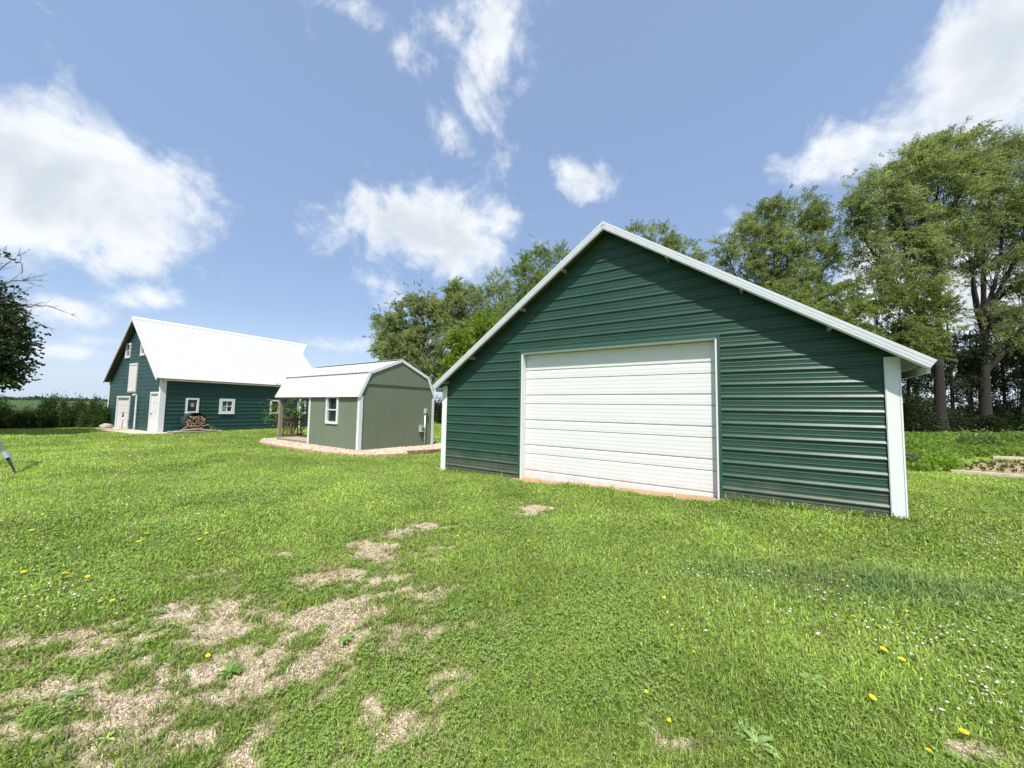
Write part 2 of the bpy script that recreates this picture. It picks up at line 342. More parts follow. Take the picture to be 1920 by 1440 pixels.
# ------------------------------------------------------------ siding
PITCHR=.2286
def profile(z0,z1,breaks,phase=0.,big=.0205):
    zs=set([round(z0,4),round(z1,4)]+[round(b,4) for b in breaks if z0<b<z1])
    pts=[]
    k0=int(math.floor((z0-phase)/PITCHR))-1; k1=int(math.ceil((z1-phase)/PITCHR))+1
    for k in range(k0,k1):
        c=phase+k*PITCHR
        for dz,o in ((-.024,0),(-.016,big),(-.004,big),(.030,0)): pts.append((c+dz,o))
        for m in (1/3,2/3):
            cc_=c+PITCHR*m
            for dz,o in ((-.010,0),(-.005,.0050),(.001,.0050),(.0125,0)): pts.append((cc_+dz,o))
    pts.sort(); pz=np.array([q[0] for q in pts]); po=np.array([q[1] for q in pts])
    allz=sorted(zs|set(round(float(q),4) for q in pz if z0<q<z1))
    return [(z,float(np.interp(z,pz,po))) for z in allz]
def siding(name,material,parent,mp,z0,z1,Lf,Rf,breaks=(),openings=(),phase=0.,screws=None):
    mb=MB(); br=list(breaks)
    for (a0,a1,b0,b1) in openings: br+=[b0,b1]
    pr=profile(z0,z1,br,phase)
    for (za,oa),(zb,ob_) in zip(pr[:-1],pr[1:]):
        mid=(za+zb)/2
        act=sorted([(a0,a1) for (a0,a1,b0,b1) in openings if b0<mid<b1])
        segs=[];cur=None
        for (a0,a1) in act: segs.append((cur,a0)); cur=a1
        segs.append((cur,None))
        for (s0,s1) in segs:
            la=Lf(za) if s0 is None else s0; lb=Lf(zb) if s0 is None else s0
            ra=Rf(za) if s1 is None else s1; rb=Rf(zb) if s1 is None else s1
            if ra-la<.002 and rb-lb<.002: continue
            mb.add([mp(la,oa,za),mp(ra,oa,za),mp(rb,ob_,zb),mp(lb,ob_,zb)],[(0,1,2,3)])
    return mb.build(name,material,parent)
def screws(parent,mp,z0,z1,Lf,Rf,openings,step,phase,every=1,name='screws'):
    mb=MB(); k=int(math.ceil((z0-phase)/PITCHR))
    while phase+k*PITCHR<z1:
        z=phase+k*PITCHR
        a=math.floor(Lf(z)/step)*step
        while a<Rf(z)-.05:
            if a>Lf(z)+.05 and not any(o[0]-.02<a<o[1]+.02 and o[2]-.02<z<o[3]+.02 for o in openings):
                h=.006
                pts=[mp(a-h,.0165,z-h-.009),mp(a+h,.0165,z-h-.009),mp(a+h,.0165,z+h-.009),mp(a-h,.0165,z+h-.009)]
                q=[mp(a-h,.023,z-h-.009),mp(a+h,.023,z-h-.009),mp(a+h,.023,z+h-.009),mp(a-h,.023,z+h-.009)]
                mb.hexa(pts+q)
            a+=step
        k+=1
    return tag(mb.build(name,SCREW,parent),kind='stuff')
# sloping roof sheet with ribs running down the slope. p0/p1: eave line ends, q0/q1: ridge line ends
def roof_sheet(name,material,parent,p0,p1,q0,q1,step=.2286,rib=.018,thick=.03,flip=False):
    p0,p1,q0,q1=[Vector(v) for v in (p0,p1,q0,q1)]
    n=(p1-p0).cross(q0-p0).normalized()
    if n.z<0: n=-n
    L=(p1-p0).length; mb=MB(); ts=[0]; os_=[0]
    k=1
    pts=[(0,0)]
    s=step*.5
    while s<L-.04:
        pts+=[(s-.03,0),(s-.012,rib),(s+.012,rib),(s+.03,0)]
        s+=step
    pts.append((L,0))
    for (a,oa),(b,ob_) in zip(pts[:-1],pts[1:]):
        ta,tb=a/L,b/L
        A=p0.lerp(p1,ta);B=p0.lerp(p1,tb);Cc=q0.lerp(q1,tb);Dd=q0.lerp(q1,ta)
        mb.add([A+n*oa,B+n*ob_,Cc+n*ob_,Dd+n*oa],[(0,1,2,3)])
        mb.add([A+n*oa,B+n*ob_,B-n*thick,A-n*thick],[(0,1,2,3)])
    # underside + ends
    mb.add([p0-n*thick,p1-n*thick,q1-n*thick,q0-n*thick],[(0,3,2,1)])
    mb.add([p0,q0,q0-n*thick,p0-n*thick],[(0,1,2,3)]); mb.add([p1,q1,q1-n*thick,p1-n*thick],[(0,1,2,3)])
    return mb.build(name,material,parent)

# ------------------------------------------------------------ GARAGE
gar=empty('garage',(GX,GY,0),GYAW)
tag(gar,'dark green ribbed metal garage with steep white roof and wide white overhead door','garage')
GW=9.066; GA=-4.348; GZ=5.632; SLP=.691; GOV=.255; GD=8.2
GL,GR=-GW-.143,.29
def groof(a): return GZ-SLP*abs(a-GA)
WT=.075
ghl=groof(-GW)-WT; ghr=groof(0)-WT; gtop=GZ-WT
def gLf(z): return -GW if z<=ghl else GA-(gtop-z)/SLP
def gRf(z): return 0. if z<=ghr else GA+(gtop-z)/SLP
DO=(-6.50,-2.30,-.5,3.05)
front=lambda s,o,z:(s,-o,z)
PH=.125
siding('front_wall',GREEN,gar,front,-.3,gtop,gLf,gRf,[ghl,ghr],[DO],PH)
screws(gar,front,.1,gtop-.2,gLf,gRf,[DO],.61,PH)
siding('side_wall',GREEN,gar,lambda s,o,z:(o,s,z),-.3,ghr,lambda z:0.,lambda z:GD,[],[],PH)
siding('side_wall',GREEN,gar,lambda s,o,z:(-GW-o,s,z),-.3,ghl,lambda z:0.,lambda z:GD,[],[],PH)
siding('back_wall',GREEN,gar,lambda s,o,z:(s,GD+o,z),-.3,gtop,gLf,gRf,[ghl,ghr],[],PH)
zb=groof(GL); zr=groof(GR)
rf=roof_sheet('roof',WHITEROOF,gar,(GL,-GOV+.02,zb),(GL,GD+.3,zb),(GA,-GOV+.02,GZ),(GA,GD+.3,GZ))
roof_sheet('roof',WHITEROOF,gar,(GR,-GOV+.02,zr),(GR,GD+.3,zr),(GA,-GOV+.02,GZ),(GA,GD+.3,GZ))
mb=MB()
for sgn in (-1,1):
    mb.hexa([(GA,-GOV-.01,GZ+.004),(GA+sgn*.2,-GOV-.01,GZ-.2*SLP+.018),(GA+sgn*.2,GD+.3,GZ-.2*SLP+.018),(GA,GD+.3,GZ+.004),
             (GA,-GOV-.01,GZ+.05),(GA+sgn*.2,-GOV-.01,GZ-.2*SLP+.035),(GA+sgn*.2,GD+.3,GZ-.2*SLP+.035),(GA,GD+.3,GZ+.05)])
mb.build('ridge_cap',GALV,rf)
# rake trims with stepped profile (white, two grooves)
def rake(parent,a0,z0_,a1,z1_,y,mat_,h=.165,name='rake_trim',axis='x'):
    mb=MB(); d=Vector((a1-a0,0,z1_-z0_)).normalized(); n=Vector((-d.z,0,d.x)); 
    if n.z<0:n=-n
    A=Vector((a0,0,z0_));B=Vector((a1,0,z1_))
    prof=[(.03,.035),(.03,0),(-.012,0),(-.016,.005),(-.020,.005),(-.024,0),(-.060,0),(-.063,.004),(-.067,.004),(-.070,0),(-h+.02,0),(-h+.02,.010),(-h,.012),(-h,.05)]
    def P(Q,o,dy):
        v=Q+n*o; 
        return (v.x,y+dy,v.z) if axis=='x' else (y+dy,v.x,v.z)
    for (o0,d0),(o1,d1) in zip(prof[:-1],prof[1:]):
        mb.add([P(A,o0,d0),P(B,o0,d0),P(B,o1,d1),P(A,o1,d1)],[(0,1,2,3)])
    mb.add([P(A,.03,.0),P(A,.03,.05),P(A,-h,.05),P(A,-h,.0)],[(0,1,2,3)]); mb.add([P(B,.03,.0),P(B,.03,.05),P(B,-h,.05),P(B,-h,.0)],[(0,1,2,3)])
    mb.add([P(A,.03,.05),P(B,.03,.05),P(B,-h,.05),P(A,-h,.05)],[(0,1,2,3)])
    return mb.build(name,mat_,parent)
rake(gar,GA-.001,GZ,GL-.02,zb-.014,-GOV-.03,GALV,h=.115); rake(gar,GA+.001,GZ,GR+.02,zr-.014,-GOV-.03,GALV,h=.115)
# soffit boards under the roof overhang, purlin ends, eave struts
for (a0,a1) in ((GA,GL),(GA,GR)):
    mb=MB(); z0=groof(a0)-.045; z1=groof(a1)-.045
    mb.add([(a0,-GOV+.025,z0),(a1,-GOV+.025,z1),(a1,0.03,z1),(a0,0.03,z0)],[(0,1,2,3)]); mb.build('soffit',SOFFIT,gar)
for a in (-5.32,-6.41,-7.98,-8.9,-3.1,-1.9,-.75):
    mb=MB(); z=groof(a)-.115; mb.box(a-.02,a+.02,-GOV-.005,.03,z-.045,z+.04); mb.build('purlin',PURLIN,gar)
mb=MB(); z=zr-.09; mb.box(GR-.05,GR-.012,-GOV+.05,GD+.2,z-.07,z+.03); mb.build('eave_board',WOODW,gar)
mb=MB(); z=zb-.09; mb.box(GL+.012,GL+.05,-GOV+.05,GD+.2,z-.07,z+.03); mb.build('eave_board',WOODW,gar)
# corner trims
for (x0,x1) in ((-.145,.03),(-GW-.03,-GW+.145)):
    mb=MB(); top=(ghr if x0>-1 else ghl)+.0
    mb.box(x0,x1,-.032,-.020,-.25,top-.015); 
    for xx in (x0+.008,x1-.02): mb.box(xx,xx+.012,-.040,-.032,-.25,top-.015)
    if x0>-1: mb.box(.02,.032,-.018,.12,-.25,top-.015)
    else: mb.box(-GW-.032,-GW-.02,-.018,.12,-.25,top-.015)
    mb.build('corner_trim',WHITE,gar)
# door recess
REC=.20
mb=MB(); mb.box(-6.50,-6.465,-.005,REC+.02,-.3,3.05); mb.box(-2.335,-2.30,-.005,REC+.02,-.3,3.05); mb.box(-6.463,-2.337,-.002,REC+.02,3.012,3.05); fr=mb.build('door_frame',WHITE,gar)
mb=MB(); mb.box(-6.548,-6.502,-.026,-.003,-.3,3.05); mb.box(-2.298,-2.252,-.026,-.003,-.3,3.05); mb.box(-6.548,-2.252,-.028,-.001,3.052,3.095); mb.build('opening_trim',GREENTRIM,fr)
door=MB(); y=REC-.03; x0,x1=-6.462,-2.338
prof=[]; z=-.3; top=3.01; secs=[-.3,.0]+[.0+.602*i for i in range(1,6)]
for i in range(len(secs)-1):
    a,b=secs[i],secs[i+1]
    prof+=[(a,.028),(a+.012,0)]
    if b-a>.4:
        for q in (.10,.145):  # soft ribs
            pass
        for g,wd,dp in ((.205,.024,.020),):
            prof+=[(a+g-wd,0),(a+g-wd*.4,dp),(a+g+wd*.4,dp),(a+g+wd,0)]
        for g in (.07,.135,.29,.37,.45,.53):
            prof+=[(a+g-.022,0),(a+g-.012,-.0012),(a+g+.012,-.0012),(a+g+.022,0)]
    prof+=[(b-.014,0),(b,.028)]
prof=sorted(prof)
for (za,oa),(zb2,ob_) in zip(prof[:-1],prof[1:]):
    door.add([(x0,y+oa,za),(x1,y+oa,za),(x1,y+ob_,zb2),(x0,y+ob_,zb2)],[(0,1,2,3)])
door.build('overhead_door',WHITEDOOR,gar)
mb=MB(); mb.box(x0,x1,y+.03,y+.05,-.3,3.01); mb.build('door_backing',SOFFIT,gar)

# ------------------------------------------------------------ BARN
barn=empty('barn',(BX,BY,BZ),BYAW)
tag(barn,'tall dark teal gabled barn with plain bright white metal roof','barn')
BW,BL=8.434,9.2; BOF,BOS=.27,.23
BR=6.74; yR=BW/2; k_=(BR-2.96)/(yR+BOS)
def broof(y): return BR-k_*abs(y-yR)
bh=broof(0)-.12; bt=BR-.12
def bLf(z): return 0. if z<=bh else yR-(bt-z)/k_
def bRf(z): return BW if z<=bh else yR+(bt-z)/k_
LOFT=(3.70,4.98,2.22,3.97); OH=(4.62,6.62,-.5,1.90); ED=(.26,1.26,-.5,2.12)
GW1=(5.12,5.92,4.38,5.28); GW2=(2.72,3.42,4.40,5.12)
bf=lambda s,o,z:(-o,s,z)
siding('front_wall',TEAL,barn,bf,-.3,bt,bLf,bRf,[bh],[LOFT,OH,ED,GW1,GW2],.1)
WN=[(1.09,1.70,1.07,1.92),(2.71,3.52,1.03,1.93),(5.61,6.22,1.01,1.94),(7.46,8.08,1.01,1.90)]
siding('side_wall',TEAL,barn,lambda s,o,z:(s,-o,z),-.3,bh,lambda z:0.,lambda z:BL,[],WN,.1)
siding('side_wall',TEAL,barn,lambda s,o,z:(s,BW+o,z),-.3,bh,lambda z:0.,lambda z:BL,[],[],.1)
siding('back_wall',TEAL,barn,lambda s,o,z:(BL+o,s,z),-.3,bt,bLf,bRf,[bh],[],.1)
rf=roof_sheet('roof',WHITEROOF,barn,(-BOF,-BOS,broof(-BOS)),(BL+BOF,-BOS,broof(-BOS)),(-BOF,yR,BR),(BL+BOF,yR,BR),rib=.004)
roof_sheet('roof',WHITEROOF,barn,(-BOF,BW+BOS,broof(BW+BOS)),(BL+BOF,BW+BOS,broof(BW+BOS)),(-BOF,yR,BR),(BL+BOF,yR,BR),rib=.004)
HD=.95; hs=1.2
mb=MB()
for sg in (-1,1):
    e=BL+BOF; mb.hexa([(e,yR,BR-.03),(e,yR+sg*hs,BR-k_*hs-.03),(e+.004,yR+sg*hs,BR-k_*hs-.03),(e+HD,yR,BR-.03),(e,yR,BR+.004),(e,yR+sg*hs,BR-k_*hs+.004),(e+.004,yR+sg*hs,BR-k_*hs+.004),(e+HD,yR,BR+.004)])
mb.build('hay_hood',WHITEROOF,rf)
mb=MB()
for sg in (-1,1):
    mb.hexa([(-BOF-.02,yR,BR+.006),(-BOF-.02,yR+sg*.16,BR-.16*k_+.016),(BL+BOF+HD,yR+sg*.16,BR-.16*k_+.016),(BL+BOF+HD,yR,BR+.006),
             (-BOF-.02,yR,BR+.05),(-BOF-.02,yR+sg*.16,BR-.16*k_+.032),(BL+BOF+HD,yR+sg*.16,BR-.16*k_+.032),(BL+BOF+HD,yR,BR+.05)])
mb.build('ridge_cap',WHITE,rf)
rake(barn,yR-.001,BR,-BOS-.01,broof(-BOS-.01),-BOF-.03,WHITE,h=.17,axis='y'); rake(barn,yR+.001,BR,BW+BOS+.01,broof(BW+BOS+.01),-BOF-.03,WHITE,h=.13,axis='y')
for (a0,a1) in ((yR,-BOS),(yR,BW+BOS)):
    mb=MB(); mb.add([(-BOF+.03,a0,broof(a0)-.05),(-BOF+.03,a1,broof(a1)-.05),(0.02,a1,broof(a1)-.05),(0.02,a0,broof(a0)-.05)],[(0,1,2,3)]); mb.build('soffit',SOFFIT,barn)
mb=MB(); mb.box(-.1,BL+.1,-BOS+.01,-BOS+.04,broof(-BOS)-.12,broof(-BOS)-.045); mb.build('eave_board',PURLIN,barn)
mb=MB(); mb.box(-.034,-.020,-.03,.20,-.25,bh-.02); mb.box(-.034,.20,-.036,-.022,-.25,bh-.02); mb.build('corner_trim',WHITE,barn)
mb=MB(); mb.box(-.034,-.020,BW-.16,BW+.03,-.25,bh-.02); mb.build('corner_trim',WHITE,barn)
mb=MB(); mb.box(BL-.14,BL+.03,-.036,-.022,-.25,bh-.02); mb.build('corner_trim',WHITE,barn)
# loft door
mb=MB(); mb.box(-.045,.0,LOFT[0],LOFT[1],LOFT[2],LOFT[3]); 
for q in (LOFT[2]+.06,LOFT[3]-.12): mb.box(-.062,-.045,LOFT[0]+.05,LOFT[1]-.05,q,q+.09)
mb.build('loft_door',WOODW,barn)
# overhead door (panelled) + frame
mb=MB(); mb.box(.05,.09,OH[0],OH[1],-.3,OH[3])
for i in range(4):
    for j in range(5): mb.box(.042,.05,OH[0]+.12+j*.365,OH[0]+.12+j*.365+.28,.08+i*.45,.08+i*.45+.3)
mb.build('overhead_door',WHITEDOOR,barn)
mb=MB(); mb.box(-.04,.09,OH[1],OH[1]+.13,-.3,OH[3]+.1); mb.box(-.04,.09,OH[0]-.13,OH[0],-.3,OH[3]+.1); mb.box(-.045,.09,OH[0],OH[1],OH[3],OH[3]+.1); mb.build('door_frame',WOODW,barn)
# entry door
mb=MB(); mb.box(.03,.07,ED[0],ED[1],-.2,ED[3])
for z0,z1 in ((.25,.95),(1.1,1.5),(1.6,1.95)):
    for y0 in (ED[0]+.13,ED[0]+.56): mb.box(.018,.03,y0,y0+.3,z0,z1)
ed=mb.build('entry_door',WHITEDOOR,barn)
mb=MB(); mb.tube([(-.03,ED[1]-.1,1.0),(.03,ED[1]-.1,1.0)],.03,8); mb.build('handle',DARKM,ed)
mb=MB(); mb.box(-.04,.07,ED[0]-.10,ED[0],-.2,ED[3]+.1); mb.box(-.04,.07,ED[1],ED[1]+.10,-.2,ED[3]+.1); mb.box(-.045,.07,ED[0],ED[1],ED[3],ED[3]+.1); mb.build('door_frame',WHITE,barn)
# conduit pole with crook
mb=MB(); mb.tube([(-.10,3.15,-.1),(-.10,3.15,1.95),(-.12,3.15,2.05),(-.2,3.17,2.08),(-.26,3.18,2.02)],.045,10); mb.tube([(-.10,3.15,1.2),(-.1,3.15,1.25)],.06,10); mb.build('vent_pipe',WHITE,barn,smooth=False)
def window(parent,mp,s0,s1,z0,z1,fw,grid=(1,1),sign=None,sill=True,fmat=WHITE,name='window'):
    mb=MB()
    def bx(a,b,c,d,o0,o1,m=None):
        p=[mp(a,o0,c),mp(b,o0,c),mp(b,o0,d),mp(a,o0,d),mp(a,o1,c),mp(b,o1,c),mp(b,o1,d),mp(a,o1,d)]; (m or mb).hexa(p)
    bx(s0,s0+fw,z0,z1,-.06,.045); bx(s1-fw,s1,z0,z1,-.06,.045); bx(s0+fw,s1-fw,z0,z0+fw,-.06,.045); bx(s0+fw,s1-fw,z1-fw,z1,-.06,.045)
    gx_,gz_=grid; w_=.022
    for i in range(1,gx_):
        c=s0+fw+(s1-s0-2*fw)*i/gx_; bx(c-w_,c+w_,z0+fw,z1-fw,-.03,.0)
    for i in range(1,gz_):
        c=z0+fw+(z1-z0-2*fw)*i/gz_; bx(s0+fw,s1-fw,c-w_,c+w_,-.028,.006)
    if sill: bx(s0-.02,s1+.02,z0-.03,z0-.001,-.01,.07)
    wi=mb.build(name,fmat,parent)
    g=MB(); bx(s0+fw*.5,s1-fw*.5,z0+fw*.5,z1-fw*.5,-.055,-.035,g); g.build('pane',GLASS,wi)
    if sign:
        g=MB(); a,b,c,d=sign; W=s1-s0-2*fw;H=z1-z0-2*fw
        bx(s0+fw+a*W,s0+fw+b*W,z0+fw+c*H,z0+fw+d*H,-.034,-.030,g); g.build('paper',PAPER,wi)
    return wi
window(barn,bf,*GW1,.10,(1,2)); window(barn,bf,*GW2,.10,(1,1))
bs=lambda s,o,z:(s,-o,z)
window(barn,bs,*WN[0],.09,(1,1),(.36,.72,.42,.72)); window(barn,bs,*WN[1],.15,(2,2),(.05,.40,.08,.40)); window(barn,bs,*WN[2],.10,(1,2)); window(barn,bs,*WN[3],.10,(1,1),(.3,.6,.3,.6))
mb=MB(); mb.tube([(BL-1.6,-.10,-.1),(BL-1.6,-.10,2.2),(BL-1.6,-.16,2.75)],.05,8); mb.build('downspout',WHITE,barn)

# ------------------------------------------------------------ SHED
shed=empty('shed',(SX,SY,SZ),SYAW)
tag(shed,'sage green lofted shed with ribbed white gambrel roof and porch','shed')
SW,SLN,SH=3.64,6.35,2.06; KN,KZ,SR=.377,2.96,3.55
PB=3.56       # porch begins here along y
FLR=.16
def panel(mb,mp,s0,s1,z0f,z1f,groove=.2032,dp=.006):
    s=s0
    while s<s1-1e-6:
        e=min(s+groove,s1)
        a,b=s,e-.010
        for (c,d,o0,o1) in ((a,b,0,0),(b,b+.003,0,-dp),(b+.003,e-.003,-dp,-dp),(e-.003,e,-dp,0)):
            if d<=c: continue
            mb.add([mp(c,o0,z0f(c)),mp(d,o1,z0f(d)),mp(d,o1,z1f(d)),mp(c,o0,z1f(c))],[(0,1,2,3)])
        s=e
def sgab(a):
    a=min(max(a,0),SW); b=min(a,SW-a)
    return SH+(KZ-SH)*b/KN-.05 if b<KN else KZ+(SR-KZ)*(b-KN)/(SW/2-KN)-.05
mb=MB(); panel(mb,lambda s,o,z:(s,-o,z),0,SW,lambda s:.0,lambda s:min(2.50,sgab(s))); mb.build('gable_wall',SAGE,shed)
mb=MB(); n_=60
for i in range(n_):
    a=.17+(SW-.34)*i/n_; b=.17+(SW-.34)*(i+1)/n_
    if sgab(a)>2.55 or sgab(b)>2.55: mb.add([(a,-.012,2.50),(b,-.012,2.50),(b,-.012,max(sgab(b),2.5)),(a,-.012,max(sgab(a),2.5))],[(0,1,2,3)])
mb.build('gable_wall',SAGE,shed)
mb=MB(); mb.box(.22,SW-.22,-.034,-.013,2.50,2.585); mb.build('band_board',SAGED,shed)
def gab_outline(off): return [(0,SH-off),(KN,KZ-off),(SW/2,SR-off),(SW-KN,KZ-off),(SW,SH-off)]
mb=MB(); pts=gab_outline(.05); mb.add([(x,SLN-.03,z) for x,z in [(0,SH-.1)]+pts+[(SW,SH-.1)]],[tuple(range(7))]); mb.add([(x,SLN-.06,z) for x,z in [(0,SH-.1)]+pts+[(SW,SH-.1)]],[tuple(reversed(range(7)))]); mb.build('porch_gable',SAGE,shed)
SWN=(1.36,2.22,.95,2.055)
mb=MB(); mpS=lambda s,o,z:(-o,s,z)
panel(mb,mpS,0,SWN[0],lambda s:0.,lambda s:SH-.02); panel(mb,mpS,SWN[1],PB,lambda s:0.,lambda s:SH-.02); panel(mb,mpS,SWN[0],SWN[1],lambda s:0.,lambda s:SWN[2]); mb.build('side_wall',SAGE,shed)
mb=MB(); panel(mb,lambda s,o,z:(SW+o,s,z),0,PB,lambda s:0.,lambda s:SH-.02); mb.build('side_wall',SAGE,shed)
mb=MB(); pw=[(0.02,FLR),(SW-.02,FLR),(SW-.02,SH-.1),(SW-KN,KZ-.09),(SW/2,SR-.08),(KN,KZ-.09),(.02,SH-.1)]
mb.add([(x,PB-.04,z) for x,z in pw]+[(x,PB,z) for x,z in pw],[tuple(range(7)),tuple(reversed(range(7,14)))]+[(i,i+7,(i+1)%7+7,(i+1)%7) for i in range(7)]); mb.build('porch_wall',SAGE,shed)
mb=MB(); mb.box(1.4,2.3,PB+.001,PB+.05,FLR,2.1); mb.build('entry_door',WHITEDOOR,shed)
window(shed,mpS,*SWN,.095,(1,2),sill=False)
for nm,(x0,x1,y0,y1) in dict(a=(-.024,-.004,-.024,.10),b=(-.02,.115,-.030,-.010),c=(SW-.09,SW+.025,-.030,-.010),d=(-.024,-.004,PB-.10,PB+.02)).items():
    mb=MB(); mb.box(x0,x1,y0,y1,0.0,SH-.01); mb.build('corner_trim',WHITE,shed)
# roof: lower and upper slopes each side with ribs
y0,y1=-.03,SLN+.13; EO=.10
ez=SH-EO*(KZ-SH)/KN*.45
for sgn in (0,1):
    X=(lambda x:x) if sgn==0 else (lambda x:SW-x)
    roof_sheet('lower_roof',WHITEROOF,shed,(X(-EO),y0,SH-.06),(X(-EO),y1,SH-.06),(X(KN),y0,KZ),(X(KN),y1,KZ),rib=.02,thick=.03)
    up=roof_sheet('upper_roof',WHITEROOF,shed,(X(KN-.06),y0,KZ+.0),(X(KN-.06),y1,KZ+.0),(X(SW/2),y0,SR+.03),(X(SW/2),y1,SR+.03),rib=.02,thick=.03)
    if sgn==0:
        mb=MB()
        for q in (-1,1):
            mb.add([(SW/2,y0,SR+.07),(SW/2+q*.15,y0,SR+.03),(SW/2+q*.15,y1,SR+.03),(SW/2,y1,SR+.07)],[(0,1,2,3)])
        mb.build('ridge_cap',WHITEROOF,up)
# gable fascia
for yy in (y0,y1):
    o=[(-EO,SH-.06),(KN-.02,KZ),(SW/2,SR+.03),(SW-KN+.02,KZ),(SW+EO,SH-.06)]
    for (A,B) in zip(o[:-1],o[1:]):
        mb=MB(); d=Vector((B[0]-A[0],B[1]-A[1])).normalized(); n=Vector((-d.y,d.x)); A=Vector(A)+n*.025; B=Vector(B)+n*.025; A2=A-n*.115;B2=B-n*.115
        s_=-1 if yy==y0 else 1
        ya,yb=yy+s_*.002,yy+s_*.022
        mb.hexa([(A.x,ya,A.y),(B.x,ya,B.y),(B2.x,ya,B2.y),(A2.x,ya,A2.y),(A.x,yb,A.y),(B.x,yb,B.y),(B2.x,yb,B2.y),(A2.x,yb,A2.y)])
        mb.build('fascia',WHITE,shed)
# porch: deck, skirt, posts, header, railings
mb=MB()
yy=PB+.02
while yy<SLN-.02: mb.box(.0,SW,yy,yy+.13,FLR-.03,FLR); yy+=.137
mb.build('porch_deck',DECK,shed)
mb=MB(); mb.box(.005,.045,PB+.02,SLN,-.1,FLR-.032); mb.box(SW-.045,SW-.005,PB+.02,SLN,-.1,FLR-.032); mb.box(.046,SW-.046,SLN-.05,SLN-.01,-.1,FLR-.032); mb.build('skirt_board',POST,shed)
for px_ in (.05,SW-.14): 
    mb=MB(); mb.box(px_-.05,px_+.09,SLN-.17,SLN-.04,FLR-.0,SH-.14); mb.build('porch_post',POST,shed)
for hx in (.005,SW-.045):
    mb=MB(); mb.box(hx,hx+.04,PB,SLN-.02,SH-.14,SH-.02); mb.build('porch_header',POST,shed)
def railing(p0,p1,nb):
    p0=Vector(p0);p1=Vector(p1); r=MB(); r.bar(p0+Vector((0,0,.86)),p1+Vector((0,0,.86)),.10,.04); r.bar(p0+Vector((0,0,.795)),p1+Vector((0,0,.795)),.04,.09)
    ro=r.build('railing',RAILW,shed); r=MB(); r.bar(p0+Vector((0,0,.10)),p1+Vector((0,0,.10)),.04,.08); r.build('bottom_rail',RAILW,ro)
    for i in range(nb):
        q=p0.lerp(p1,(i+.5)/nb); b=MB(); b.box(q.x-.018,q.x+.018,q.y-.018,q.y+.018,q.z+.141,q.z+.749); b.build('baluster',RAILW,ro)
railing((SW-.10,PB+.06,FLR),(SW-.10,SLN-.2,FLR),13)
railing((SW-.2,SLN-.10,FLR),(SW-1.2,SLN-.10,FLR),6); railing((1.1,SLN-.10,FLR),(.16,SLN-.10,FLR),6)
# meter + conduit on the gable
mb=MB(); mb.tube([(3.13,-.06,-.05),(3.13,-.06,1.40)],.03,8); mb.build('conduit',WHITE,shed,smooth=True)
mb=MB(); mb.box(3.06,3.20,-.11,-.035,1.38,1.60); mb.box(3.08,3.18,-.125,-.11,1.40,1.57); mb.build('junction_box',GREYBOX,shed,bevel=.006)
mb=MB(); mb.box(2.84,3.04,-.13,-.012,.60,.88); mb.box(2.83,3.05,-.14,-.01,.86,.885); ob_=mb.build('outlet_box',GREYBOX,shed,bevel=.006)
mb=MB(); mb.tube([(2.96,-.155,.74),(2.96,-.13,.74)],.045,12); mb.build('meter_dial',DARKM,ob_)

# ------------------------------------------------------------ gravel bed + edging + concrete pad
def poly_sheet(name,pts,mat_,dz,**kw):
    from mathutils.geometry import tessellate_polygon
    vs=[Vector((p[0],p[1],float(gz(p[0],p[1]))+dz)) for p in pts]
    tr=tessellate_polygon([vs]); mb=MB(); n=len(vs)
    low=[v-Vector((0,0,.3)) for v in vs]
    mb.add(vs+low,[tuple(t_) for t_ in tr]+[(i,(i+1)%n,(i+1)%n+n,i+n) for i in range(n)])
    o=mb.build(name,mat_); tag(o,kind='structure',**kw); return o
bedpx=[(486, 830.5), (497, 833.5), (530, 839.5), (575, 846.5), (620, 852.0), (665, 855.5), (700, 856.0), (740, 854.5), (775, 852.5), (800, 851.0), (835, 847.5)]
bed=[gnd(*p) for p in bedpx]
bed2=bed+[loc(SX,SY,SYAW,SW+.9,-.6),loc(SX,SY,SYAW,SW+.7,SLN+.6),loc(SX,SY,SYAW,-.2,SLN+.9)]
GRAVM=mat('pink_gravel_base',(.40,.31,.25),.95,var=.4,vscale=30,bump=.8,bscale=60)
poly_sheet('gravel_bed',bed2,GRAVM,.05,label='pink white gravel bed around the sage shed')
